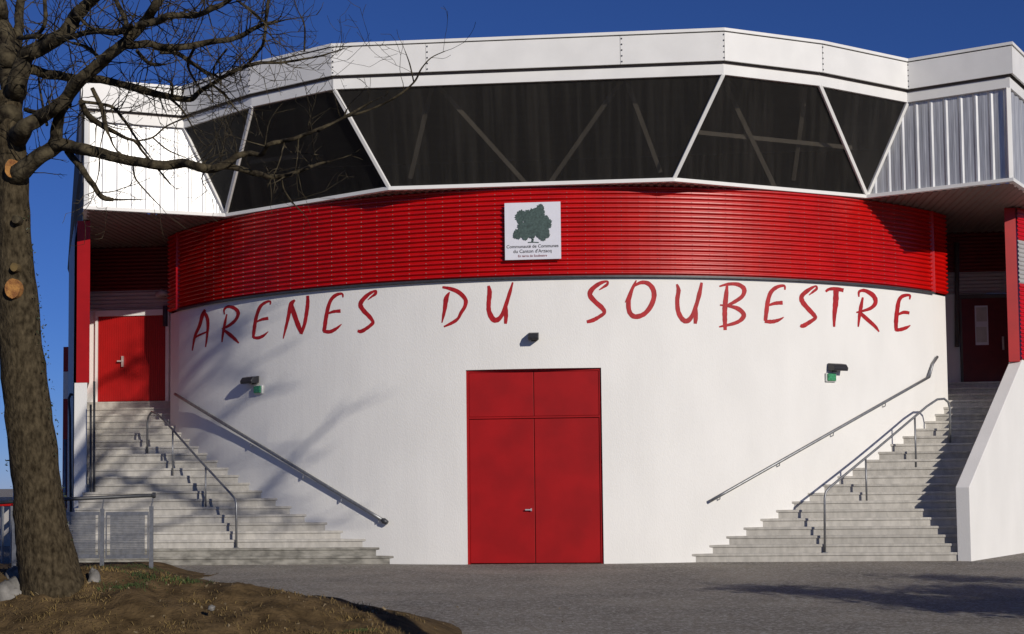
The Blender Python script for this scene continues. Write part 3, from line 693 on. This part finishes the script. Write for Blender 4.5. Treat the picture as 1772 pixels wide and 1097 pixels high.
m.build('tree_emblem', 'emblem', sign)
def text(body, u, v, wpx, mtl, name):
    cu = bpy.data.curves.new(name, 'FONT'); cu.body = body; cu.align_x = 'CENTER'; cu.size = 1; cu.offset = .012
    tmp = bpy.data.objects.new(name, cu); COL.objects.link(tmp); bpy.context.view_layer.update()
    me = bpy.data.meshes.new_from_object(tmp.evaluated_get(bpy.context.evaluated_depsgraph_get())); bpy.data.objects.remove(tmp)
    xs = [q.co.x for q in me.vertices]; wdt = max(xs)-min(xs); k = (at_t(u+wpx/2, v, ts_).x-at_t(u-wpx/2, v, ts_).x)/wdt; c = at_t(u, v, ts_)
    m = MB(); m.v = [Vector((c.x+q.co.x*k, ts_-.004, c.z+q.co.y*k)) for q in me.vertices]; m.f = [list(p.vertices) for p in me.polygons]
    m.build(name, mtl, sign)
text('Communauté de Communes', 921.5, 428.5, 90, 'ink', 'lettering'); text("du Canton d'Arzacq", 921.5, 437, 66, 'ink', 'lettering'); text('En terre de Soubestre', 921.5, 444.3, 50, 'ink_red', 'lettering')

# ================================================================ dirt mound (world frame)
XP = [(-30, .55), (-5.6, .74), (-4.6, .76), (-3.7, .69), (-2.97, .57), (-1.75, .35), (-1.14, .23), (-.65, .03), (-.3, -.08), (40, -.1)]
def lin(tab, x):
    for (a, b), (c, d) in zip(tab[:-1], tab[1:]):
        if a <= x <= c: return b+(d-b)*(x-a)/(c-a)
    return tab[-1][1]
def sst(a, b, x): f = min(1, max(0, (x-a)/(b-a))); return f*f*(3-2*f)
def mound_z(x, y):
    z = lin(XP, x); zr_ = z*(.12+.88*sst(12.9, 15.2, y)) if z > 0 else z
    if y > 15.3:
        bk = sst(15.3, 17.8, y); keep = .24*sst(-5.4, -6.6, x) if x < -5.4 else -.06
        if y > 26.4: keep = keep*(1-sst(26.4, 27.2, y))-.06*sst(26.4, 27.2, y)
        zr_ = zr_*(1-bk)+keep*bk
    n = .12*noise.noise(Vector((x*1.1, y*1.1, 3)))+.05*noise.noise(Vector((x*3.3, y*3.3, 8)))+.022*noise.noise(Vector((x*9, y*9, 1)))+.012*noise.noise(Vector((x*22, y*22, 1)))
    return zr_ + n*min(1, max(0, z)*3)*(1-.55*sst(16.5, 18.5, y))*(1-.6*sst(14.9, 15.3, y)*(1-sst(15.6, 16.2, y)))
m = MB(); nx, ny = 190, 150
def gy(j): f = j/ny; return 10.5+6.0*min(1, f/.68) if f < .68 else 16.5+11.5*(f-.68)/.32
def gx(i): f = i/nx; return -15+8.5*f/.18 if f < .18 else -6.5+7.2*(f-.18)/.82
m.grid([[Vector((gx(i), gy(j), mound_z(gx(i), gy(j)))) for i in range(nx+1)] for j in range(ny+1)])
m.build('dirt_mound', 'dirt', kind='structure', smooth=True)

# ================================================================ railings on the left (building frame, standing on the bank)
D0 = 25.0
def rw(u, v, D=D0): return at_depth(u, v, D)
zb_ = .2
rail_root = thing('metal_railing', 'grey railing with perforated metal panels at the foot of the left staircase, behind the tree', 'railing', rw(265, 972), frame='W')
m = MB(); m.tube([rw(-60, 873), rw(60, 866), rw(266, 857)], .032, 10); m.build('top_rail', 'dark_steel', rail_root, frame='W', smooth=True)
m = MB(); e = rw(266, 857); m.tube([e-Vector((.02, 0, 0)), e+Vector((.03, 0, 0))], .05, 8); m.build('end_cap', 'dark_steel', rail_root, frame='W')
for u, vt in ((262, 880), (177, 884), (108, 888), (25, 890), (-40, 892)):
    t_, b_ = rw(u, vt), rw(u, 978); b_.z = mound_z(b_.x, b_.y)-.05
    m = MB(); m.box((t_.x-.035, t_.y-.012, b_.z), (t_.x+.035, t_.y+.012, t_.z+.04)); m.build('post', 'steel', rail_root, frame='W')
    q = rw(u+3, 859); m = MB(); m.tube([Vector((t_.x, t_.y, t_.z+.03)), Vector((q.x, q.y, rw(u, 862).z))], .014, 6); m.build('stanchion', 'steel', rail_root, frame='W')
def mesh_panel(ua, ub):
    A, Bq = rw(ua, 889), rw(ub, 963); y = A.y
    m = MB(); fr = .03
    m.box((A.x, y-.01, A.z-fr), (Bq.x, y+.01, A.z+fr)); m.box((A.x, y-.01, Bq.z-fr), (Bq.x, y+.01, Bq.z+fr)); m.box((A.x, y-.01, Bq.z+fr), (A.x+.02, y+.01, A.z-fr)); m.box((Bq.x-.02, y-.01, Bq.z+fr), (Bq.x, y+.01, A.z-fr))
    p = m.build('panel', 'steel', rail_root, frame='W')
    m = MB(); n1 = int((Bq.x-A.x-.16)/.02)
    for i in range(n1+1):
        x = A.x+.08+i*.02; m.box((x, y-.003, Bq.z+fr), (x+.0125, y+.003, A.z-fr))
    for i in range(int((A.z-Bq.z-.06)/.03)+1):
        z = Bq.z+fr+i*.03; m.box((A.x+.08, y+.0035, z), (Bq.x-.08, y+.006, z+.014))
    m.build('perforated_sheet', 'steel', p, frame='W', kind='stuff')
mesh_panel(183, 257); mesh_panel(112, 172); mesh_panel(32, 102)
# ramp railing beyond, far left
D1 = 31.0
ramp = thing('ramp_railing', 'grey sloping ramp railing with red top bar at the far left edge', 'railing', rw(20, 968, D1), frame='W')
m = MB(); m.tube([rw(-120, 876, D1), rw(30, 872, D1)], .05, 6); m.build('top_rail', 'red_paint', ramp, frame='W')
for ua, va, ub, vb, r in ((-60, 960, 28, 880, .07), (-60, 985, 28, 905, .05)):
    m = MB(); m.beam(rw(ua, va, D1+.1), rw(ub, vb, D1+.1), .18 if r > .06 else .08, .05, (0, 1, 0)); m.build('sloping_rail', 'grey_clad', ramp, frame='W')
for u in (5, 20, -25):
    A = rw(u, 872, D1); m = MB(); m.tube([Vector((A.x, A.y, 0)), A], .03, 6); m.build('post', 'steel', ramp, frame='W')
A, Bq = rw(27, 780, 36), rw(33, 972, 36)
m = MB(); m.tube([Vector((A.x, A.y, 0)), Vector((A.x, A.y, A.z))], .055, 8); m.build('flagpole', 'white_metal', base=(A.x, A.y, 0), frame='W', cat='pole', label='thin white pole standing just left of the tree trunk')
wl = MB(); 
A = rw(-400, 905, 40); A.z = 0; wl.box(A, A+Vector((7.3, .25, 1.35))); wl.build('low_wall', 'concrete', base=A, frame='W', cat='wall', label='low pale concrete wall behind the railing at the far left')
# handrail tubes beside the left side wall
hr = thing('side_handrail', 'upright dark tubes of a handrail against the narrow white wall at the left stair', 'handrail', (xin+.2, tL-.1, 0))
for u, va, vb, tt in ((163, 660, 960, 1.9), (157, 700, 970, 1.75)):
    A, Bq = at_t(u, va, tt), at_t(u, vb, tt); m = MB(); m.tube([Vector((Bq.x, tt, 0)), Vector((A.x, tt, A.z))], .026, 8); m.build('tube', 'dark_steel', hr, smooth=True)
fl = thing('flank_handrail', 'grey handrail loop rising along the outer side of the left wall', 'handrail', (x0-.2, tL, 0))
A = at_t(120, 690, 2.3); Bq = at_t(124, 880, 2.3)
m = MB(); m.tube([Vector((Bq.x, 2.3, 0)), at_t(121, 720, 2.3), at_t(119, 690, 2.3), at_t(122, 682, 2.5), at_t(128, 684, 2.8), at_t(129, 700, 3)], .028, 8); m.build('rail', 'dark_steel', fl, smooth=True)
m = MB(); A = at_t(113, 760, 2.6); m.tube([Vector((A.x, 2.6, 0)), A], .04, 8); m.build('post', 'steel', fl, smooth=True)

# ================================================================ bare tree on the left
DT = 14.6; PXM = FOC/DT
tree = thing('bare_tree', 'leafless tree with pruned trunk and spreading dark branches in the left foreground', 'tree', at_depth(100, 1085, DT), frame='W')
random.seed(11)
def tw_(pix, D0, D1, z=1.0, ox=0, oy=0, k=5, jig=.0):                  # (x, y, width) in a zoom -> world points and radii
    ln = smooth_line(pix, k); n = len(ln); P, R = [], []
    for i, (x, y, w_) in enumerate(ln):
        D = D0+(D1-D0)*i/(n-1) + jig*noise.noise(Vector((x*.013, y*.013, D0)))
        P.append(at_depth(ox+x/z, oy+y/z, D)); R.append(max(.004, w_/z/2*D/FOC))
    return P, R
trunk = [(122,1150,230),(108,1100,190),(96,1050,134),(86,1000,108),(79,950,94),(70,900,86),(60,800,80),(47,700,78),(37,600,72),(29,500,66),(24,400,58),(22,300,52),(19,230,46),(14,160,42)]
P, R = tw_(trunk, DT, DT+.1, k=6)
m = MB(); m.tube(P, R, 40, lump=.10); tr_o = m.build('trunk', 'bark', tree, frame='W', smooth=True)
Z0 = 2.953
BR = [  # points in the zoomed picture of the top-left corner, with widths; start depth and end depth offsets
 ([(50,600,110),(60,480,105),(45,330,95),(25,200,85),(0,60,75),(-30,-120,66),(-70,-380,50),(-90,-700,30)], 0, .4),
 ([(60,360,85),(85,250,60),(95,130,46),(108,0,40),(130,-200,34),(120,-500,22)], .1, 1.0),
 ([(80,480,100),(130,300,76),(210,245,74),(300,185,70),(350,130,66),(400,65,60),(470,0,52),(560,-110,44),(640,-300,36),(660,-600,20)], 0, -.9),
 ([(90,700,95),(140,640,70),(220,585,62),(330,520,58),(400,420,60),(510,320,56),(640,215,50),(735,110,48),(800,10,44),(860,-120,38),(900,-350,26),(980,-600,14)], 0, -1.4),
 ([(110,350,56),(190,360,50),(290,385,44),(450,402,40),(610,425,36),(760,470,34),(860,492,30),(970,512,26),(1020,470,22),(1090,425,20),(1190,365,18),(1310,325,15),(1450,318,12),(1560,300,10),(1640,285,8),(1750,250,5)], 0, .8),
 ([(70,900,105),(150,835,82),(220,780,74),(290,735,70),(350,738,58),(440,765,54),(560,792,50),(690,822,46),(830,847,44),(950,838,42),(1060,860,44),(1150,835,36),(1210,795,30),(1280,785,26),(1335,790,22),(1375,738,22),(1460,720,20),(1560,690,18),(1650,650,14),(1770,592,12),(1900,520,9)], 0, -1.0),
 ([(1060,858,34),(1160,850,30),(1290,880,27),(1410,905,25),(1520,880,20),(1590,848,17),(1680,825,10)], -.6, -.1),
 ([(275,745,60),(285,660,56),(305,590,50),(345,520,52)], 0, -.3),
 ([(345,770,34),(430,880,30),(490,960,26),(530,1005,26),(580,1018,16)], -.1, -.4),
 ([(640,230,38),(750,226,36),(850,242,34),(980,236,30),(1100,212,26),(1220,188,24),(1310,140,20),(1420,110,12)], -.9, -.2),
 ([(690,135,30),(790,112,34),(880,75,30),(1000,76,28),(1080,48,26),(1170,0,20),(1260,-60,12)], -1.2, -1.9),
 ([(100,195,22),(220,186,24),(350,190,26),(480,160,30),(590,166,32),(670,135,34)], 0, -1.1),
 ([(415,520,30),(450,592,30),(540,652,24),(640,702,16),(690,722,14),(725,770,12),(800,855,10),(872,942,7)], -.5, -.2),
 ([(470,450,20),(515,540,24),(540,650,22)], -.4, -.5),
 ([(420,520,16),(570,545,16),(640,620,14),(695,705,12),(755,785,8)], -.5, .3),
 ([(1085,435,12),(1150,482,10),(1190,540,8),(1232,582,4)], .4, .6),
 ([(1385,-60,14),(1362,60,16),(1352,180,16),(1340,235,15),(1290,292,15),(1255,335,14),(1150,390,14),(1060,440,12)], -.6, .4),
 ([(700,260,18),(760,320,18),(820,330,14)], -.9, -.5),
 ([(820,268,18),(900,270,20),(970,312,20),(1040,362,18),(1110,390,12)], -.5, .2),
 ([(690,722,9),(780,702,9),(850,645,8),(950,602,7),(1000,592,4)], -.3, .5), ([(780,702,8),(855,765,7),(955,808,4)], -.2, .3),
 ([(680,845,8),(692,910,8),(750,982,7),(820,1055,4)], -.3, -.6), ([(1440,918,8),(1452,970,7),(1500,1040,6),(1548,1088,4)], -.4, -.2),
 ([(1525,700,8),(1520,800,4)], -.8, -.8), ([(1555,262,9),(1556,130,8),(1520,50,5),(1500,-20,4)], .6, .9),
 ([(225,-60,18),(232,100,20),(200,165,18),(130,192,18)], -.2, .1), ([(560,-100,20),(592,0,22),(640,100,24),(645,170,22)], -.6, -1.0),
 ([(380,60,16),(450,130,14),(520,160,12)], -.6, -.9), ([(520,320,22),(460,250,18),(370,220,14)], -.6, -.3),
 ([(1210,0,12),(1290,60,14),(1350,110,12)], -.8, -.5), ([(1000,235,14),(960,330,12),(1000,420,10)], -.4, .1), ([(880,490,14),(880,430,10),(850,410,8)], .3, .2),
 ([(130,560,22),(200,570,20),(290,560,18)], .1, -.1), ([(250,735,16),(180,790,12)], 0, .3), ([(240,640,14),(200,430,10),(205,360,8)], .1, .4),
 ([(1160,250,10),(1100,330,9),(1090,390,8)], -.2, .3), ([(860,495,14),(930,560,10),(990,660,6)], .3, .5), ([(1760,590,9),(1772,560,8)], -1, -1),
]
LN4 = [([(0,612,13),(130,545,13),(270,500,12),(400,435,12),(490,362,11),(530,290,8),(580,235,6),(650,202,4)], 2.953, 550, 20), ([(490,360,8),(470,270,7),(445,200,4)], 2.953, 550, 20)]
lines = []
for pts, d0, d1 in BR:
    P, R = tw_(pts, DT+d0, DT+d1, Z0, 0, 0, 5, jig=.25 if len(pts) > 4 else .1)
    R = [q*1.1 for q in R]; n_ = 12 if pts[0][2] > 40 else 8
    for i in range(2, len(P)-1):
        if R[i] > .012: P[i] = P[i]+Vector((noise.noise(P[i]*4.1), 0, noise.noise(P[i]*4.1+Vector((9, 2, 5)))))*min(.03, R[i]*.45)
    m = MB(); m.tube(P, R, n_, lump=.16); m.build('branch', 'limb', tree, frame='W', smooth=True); lines.append((P, R))
NLOW = len(lines)
for pts, z, ox, oy in LN4:
    P, R = tw_(pts, DT-1.05, DT-1.3, z, ox, oy, 5, jig=.1); m = MB(); m.tube(P, R, 6, lump=.3); m.build('branch', 'limb', tree, frame='W', smooth=True); lines.append((P, R))
tm = MB(); rnd = random.Random(5)
def twig(p, d, L, r, lev):
    n = max(3, int(L/.07)); pts = [p]; d = d.normalized(); q = p
    for i in range(n):
        d = (d+Vector((rnd.gauss(0, .13), rnd.gauss(0, .13), rnd.gauss(.05, .13)))).normalized(); q = q+d*(L/n); pts.append(q)
        if lev > 0 and i > 0 and rnd.random() < .34:
            s = Vector((rnd.gauss(0, 1), rnd.gauss(0, 1), rnd.gauss(0, 1))); s = (s-d*s.dot(d)).normalized()
            twig(q, d*.7+s*.8, L*rnd.uniform(.3, .6), r*.6, lev-1)
    tm.tube(pts, [max(.0022, r*(1-.75*i/n)) for i in range(n+1)], 3, cap=False)
for li, (P, R) in enumerate(lines):
    for i in range(3, len(P)):
        if R[i] > .16: continue
        low_ = P[i].z < 5.3 or li >= NLOW
        dens = (.22 if R[i] < .08 else .1) if low_ else (.5 if R[i] < .08 else .3)
        for _ in range(2 if R[i] < .05 and not low_ else 1):
            if rnd.random() < dens:
                d = (P[i]-P[i-1]).normalized(); s = Vector((rnd.gauss(0, 1), rnd.gauss(0, 1), rnd.gauss(.3, 1))); s = (s-d*s.dot(d)).normalized()
                twig(P[i]+s*R[i]*.7, d*.5+s, rnd.uniform(.15, .7), min(.008, R[i]*.4), 2)
    twig(P[-1], P[-1]-P[-3], rnd.uniform(.2, .4), R[-1]*.8, 1)
tm.build('twig', 'limb', tree, frame='W', kind='stuff')
def HWT(v): return lin([(150, 21), (300, 26), (400, 29), (500, 33), (600, 36), (800, 40), (1100, 95)], v)
def scar(u, v, wx, wy, D=None, mt='cut'):                              # pruning scar, a flat disc proud of the trunk
    c = at_depth(u, v, DT-wx*0-.02-HWT(v)/PXM*.86); m = MB(); ring = []; ring2 = []; ax_, az_ = wx/2/PXM, wy/2/PXM
    for k in range(16):
        a = 2*math.pi*k/16; f = 1+.1*noise.noise(Vector((u, k*.7, v)))
        ring.append(c+Vector((ax_*math.cos(a)*f, 0, az_*math.sin(a)*f))); ring2.append(c+Vector((ax_*1.1*math.cos(a)*f, .10, az_*1.08*math.sin(a)*f)))
    m.grid([ring, ring2], True); m.f.append([m.vert(p) for p in ring[::-1]]); return m
scar(20, 291, 24, 32).build('cut_scar', 'cut', tree, frame='W', label='round orange pruning scar high on the trunk')
scar(21, 499, 26, 34).build('cut_scar', 'cut', tree, frame='W', label='oval orange pruning scar halfway up the trunk')
scar(24, 462, 13, 15).build('cut_scar', 'drygrass', tree, frame='W', label='small pale pruning scar above the oval one')
scar(27, 379, 14, 15).build('cut_scar', 'limb', tree, frame='W', label='dark healed branch stub')
m = MB()                                                               # ivy leaves along both edges of the trunk
for k in range(330):
    v = rnd.uniform(360, 960); sd = rnd.choice((-1, 1, 1)); cx = 60+(v-800)*.115 if v < 900 else 72+(v-900)*.15
    hw = 34+ (v-400)*.014
    c = at_depth(cx+sd*(hw+rnd.uniform(-7, 10)), v, DT+rnd.uniform(-.08, .1)); s = rnd.uniform(.008, .02)
    a, b = Vector((rnd.gauss(0, 1), rnd.gauss(0, 1), rnd.gauss(0, 1))).normalized(), Vector((rnd.gauss(0, 1), rnd.gauss(0, 1), rnd.gauss(0, 1))).normalized()
    m.face(c-a*s, c+b*s*.7, c+a*s, c-b*s*.7)
m.build('ivy', 'ivy', tree, frame='W', kind='stuff')
# ================================================================ stones, pebbles, grass on the mound
def rock(c, r, seed, name, label, mt='stone', sq=(1, .8, .8)):
    m = MB(); n = 12; rows = []
    for i in range(n+1):
        th = math.pi*i/n; row = []
        for j in range(16):
            a = 2*math.pi*j/16; d = Vector((math.sin(th)*math.cos(a), math.sin(th)*math.sin(a), math.cos(th)))
            rr = r*(1+.35*noise.noise(d*1.6+Vector((seed, 0, 0)))+.18*noise.noise(d*4+Vector((0, seed, 0)))+.08*noise.noise(d*9+Vector((seed, seed, 0))))
            row.append(Vector(c)+Vector((d.x*sq[0], d.y*sq[1], d.z*sq[2]))*rr)
        rows.append(row)
    m.grid(rows, True); m.build(name, mt, base=c, frame='W', smooth=True, label=label, cat='stone')
rock(at_depth(14, 1040, 14.5), .26, 3, 'rock', 'large pale rough stone left of the foot of the tree')
rock(at_depth(30, 1000, 14.9), .14, 6, 'rock', 'smaller pale stone on top of the bank left of the tree')
rock(at_depth(8, 1085, 14.2), .17, 13, 'rock', 'lowest pale stone at the left picture edge below the tree')
rock(at_depth(163, 1010, 14.75), .13, 9, 'rock', 'grey upright stone on the dirt right beside the trunk', sq=(.55, .6, 1.2))
rock(at_depth(366, 1052, 14.0), .035, 19, 'rock', 'small white stone lying on the middle of the dirt mound')
m = MB()
for k in range(450):
    x, y = rnd.uniform(-5.6, -.7), rnd.uniform(13.0, 15.7); z = mound_z(x, y); r = rnd.choice((.008, .012, .012, .02, .028))
    if lin(XP, x) < .03: continue
    c = Vector((x, y, z+r*.2)); q = [Vector((rnd.gauss(0, 1), rnd.gauss(0, 1), rnd.gauss(0, 1))).normalized()*r for _ in range(4)]
    m.face(c+q[0], c+q[1], c+q[2]); m.face(c+q[0], c+q[2], c+q[3]); m.face(c+q[0], c+q[3], c+q[1]); m.face(c+q[1], c+q[3], c+q[2])
for k in range(500):
    x, y = rnd.uniform(-5.5, .6), rnd.uniform(12.5, 19.0); e_ = mound_z(x, y)
    if abs(e_) > .07: continue
    rr_ = rnd.choice((.006, .01, .014, .02)); c = Vector((x, y, max(e_, 0)+rr_*.3)); q = [Vector((rnd.gauss(0, 1), rnd.gauss(0, 1), rnd.gauss(0, 1))).normalized()*rr_ for _ in range(4)]
    m.face(c+q[0], c+q[1], c+q[2]); m.face(c+q[0], c+q[2], c+q[3]); m.face(c+q[0], c+q[3], c+q[1]); m.face(c+q[1], c+q[3], c+q[2])
m.build('pebbles', 'pebble', kind='stuff', label='small pale pebbles and clods scattered over the dirt mound', cat='pebbles')
def tufts(n, mt, name, label, clusters, hmin, hmax):
    m = MB()
    for k in range(n):
        cx, cy, sd = rnd.choice(clusters); x, y = rnd.gauss(cx, sd), rnd.gauss(cy, sd*.6)
        if lin(XP, x) < .02 or y < 11: continue
        z = mound_z(x, y)-.01; h = rnd.uniform(hmin, hmax); a = rnd.uniform(0, 6.28); b = Vector((math.cos(a), math.sin(a), 0)); lean = Vector((rnd.gauss(0, .6), rnd.gauss(0, .6), 0))*h; wd = rnd.uniform(.003, .006)
        p = Vector((x, y, z)); m.face(p-b*wd, p+b*wd, p+lean*.5+Vector((0, 0, h*.7))+b*wd*.6, p+lean*.5+Vector((0, 0, h*.7))-b*wd*.6); m.face(p+lean*.5+Vector((0, 0, h*.7))-b*wd*.6, p+lean*.5+Vector((0, 0, h*.7))+b*wd*.6, p+lean*1.1+Vector((0, 0, h*.8)))
    m.build(name, mt, kind='stuff', label=label, cat='grass')
cl = [(rnd.uniform(-5.4, -1.0), rnd.uniform(13.2, 15.4), rnd.uniform(.08, .35)) for _ in range(46)]
tufts(4200, 'drygrass', 'dry_grass', 'short dry straw-coloured grass on the dirt mound', cl+[(-1.9, 13.8, .2), (-1.7, 13.7, .15)]*5, .02, .07)
tufts(1500, 'greengrass', 'green_grass', 'sparse green grass tufts on the dirt mound near the tree', [(-3.75, 14.9, .12), (-3.9, 14.6, .12), (-3.4, 15.0, .1), (-1.5, 13.9, .08), (-6.6, 24.6, .3), (-6.2, 25, .2)], .02, .06)

# weeds at the foot of the parapet
# ================================================================ casters outside the picture whose shade falls into it, the leafless tree added
def shade_tree(name, label, base, dist, limbs, seed):
    rr = random.Random(seed); root = thing(name, label, 'tree', base, frame='W'); tb, bb = MB(), MB(); b = Vector(base)
    up = [world(Vector((0, 0, 0))+sl*0)]; SL = Vector((sl.x*math.cos(SUN_EL), sl.y*math.cos(SUN_EL), math.sin(SUN_EL)))
    lines = []
    for kind, pts in limbs:
        P, R = [], []
        for u, v, w_ in smooth_line(pts, 4):
            q = at_wall(u, v) if kind == 'w' else (at_t(u, v, TDL) if kind == 'd' else on_stair(u, v, tsL))
            dd = dist+1.2*noise.noise(Vector((u*.01, v*.01, seed))); P.append(world(q+SL*dd)); R.append(max(.010, w_*(.0034 if kind == 'w' else .0048)))
        lines.append((P, R))
    zlow = min(P[0].z for P, R in lines)-2.0
    fork = b+Vector((0, 0, zlow)); tb.tube([b, b+Vector((.06, .02, zlow*.3)), b+Vector((-.05, .03, zlow*.65)), fork], [.30, .24, .2, .17], 12, lump=.1)
    for li, (P, R) in enumerate(lines):
        wl_ = limbs[li][0] == 'w'
        P[:] = [p+Vector((rr.gauss(0, .02), rr.gauss(0, .02), rr.gauss(0, .02))) for p in P]
        A = [fork, fork.lerp(P[0], .5)+Vector((rr.gauss(0, .12), rr.gauss(0, .12), -.25))]; rad = [max(R[0]*1.25, .04), R[0]*1.1]
        bb.tube(A+P, rad+R, 7, lump=.15)
        for i in range(2, len(P)):
            for _ in range(2):
                if rr.random() < (.38 if wl_ else .6):
                    d = (P[i]-P[i-1]).normalized(); s_ = Vector((rr.gauss(0, 1), rr.gauss(0, .5), rr.gauss(.1, 1))); s_ = (s_-d*s_.dot(d)).normalized(); L = rr.uniform(.4, 1.3); q = P[i]
                    tw = [q]; dd = (d*.8+s_*.8).normalized()
                    for k in range(4): dd = (dd+Vector((rr.gauss(0, .15), rr.gauss(0, .15), rr.gauss(.03, .15)))).normalized(); q = q+dd*L/4; tw.append(q)
                    bb.tube(tw, [.026, .022, .018, .013, .008], 4, cap=False)
                    if rr.random() < .7:
                        q2 = tw[2]; d2 = (dd+Vector((rr.gauss(0, .6), rr.gauss(0, .4), rr.gauss(0, .6)))).normalized(); bb.tube([q2, q2+d2*L*.3, q2+d2*L*.55+Vector((0, 0, .05))], [.018, .013, .007], 4, cap=False)
    tb.build('trunk', 'bark', root, frame='W', smooth=True); bb.build('crown', 'limb', root, frame='W', smooth=True)
def shade_base(s, t, z, back):                                         # ground point of a tree whose part at height z shades (s, t)
    hz = sl*back; return world(Vector((s, t, 0))+hz)
tb = world(Vector((-12.6, 2.0, 0))+sl*31.0); tb.z = 0
LIMBS = [('s', [(168,812,20),(250,835,20),(330,862,17),(400,878,13),(470,888,9),(530,893,6)]), ('s', [(166,764,18),(220,772,18),(290,782,16),(330,790,13),(365,790,9)]),
 ('s', [(170,722,14),(205,704,15),(250,700,12),(290,694,8)]), ('d', [(168,668,11),(205,645,12),(240,622,10),(280,596,6)]), ('d', [(262,684,12),(264,650,13),(258,615,9),(250,590,5)]),
 ('w', [(308,604,13),(345,584,11),(395,566,6)]), ('w', [(310,662,14),(345,624,12),(400,588,8),(425,562,5)]), ('w', [(316,690,10),(360,655,9),(420,656,6)]),
 ('w', [(336,772,13),(380,722,12),(420,690,9),(440,664,6)]), ('w', [(455,852,13),(490,820,11),(528,772,8),(546,752,5)]), ('s', [(300,840,9),(400,850,9),(470,862,7)]), ('s', [(168,742,9),(230,740,9),(290,752,7)])]
shade_tree('shade_tree', 'tall leafless tree behind the viewpoint, known by its branch shadows on the left stair', tb, 33.0, LIMBS, 4)  # added unseen caster, limbs traced back along the sun from the wanted shadow lines
def bush(name, label, base, H, W, seed, n=5200):
    rr = random.Random(seed); root = thing(name, label, 'tree', base, frame='W'); b = Vector(base)
    MB().tube([b, b+Vector((0, 0, H*.4)), b+Vector((.1, 0, H*.8))], [.12, .08, .03], 8).build('trunk', 'bark', root, frame='W')
    m = MB()
    for k in range(n):
        cl_ = rr.randrange(26); q = random.Random(seed*100+cl_); c = b+Vector((q.gauss(0, W*.42), q.gauss(0, W*.42), H*q.uniform(.2, .95)))
        p = c+Vector((rr.gauss(0, W*.13), rr.gauss(0, W*.13), rr.gauss(0, H*.08))); s = rr.uniform(.05, .1)
        u_, v_ = Vector((rr.gauss(0, 1), rr.gauss(0, 1), rr.gauss(0, 1))).normalized(), Vector((rr.gauss(0, 1), rr.gauss(0, 1), rr.gauss(0, 1))).normalized()
        if p.z > .1: m.face(p-u_*s, p+v_*s*.6, p+u_*s, p-v_*s*.6)
    m.build('crown', 'leaf', root, frame='W')
bb = world(Vector((7.5, -9.1, 0))+sl*4.9); bb.z = 0
bush('shade_bush', 'leafy bush outside the picture whose shadow darkens the ground at the lower right', bb, 3.0, 2.7, 5, 20000)
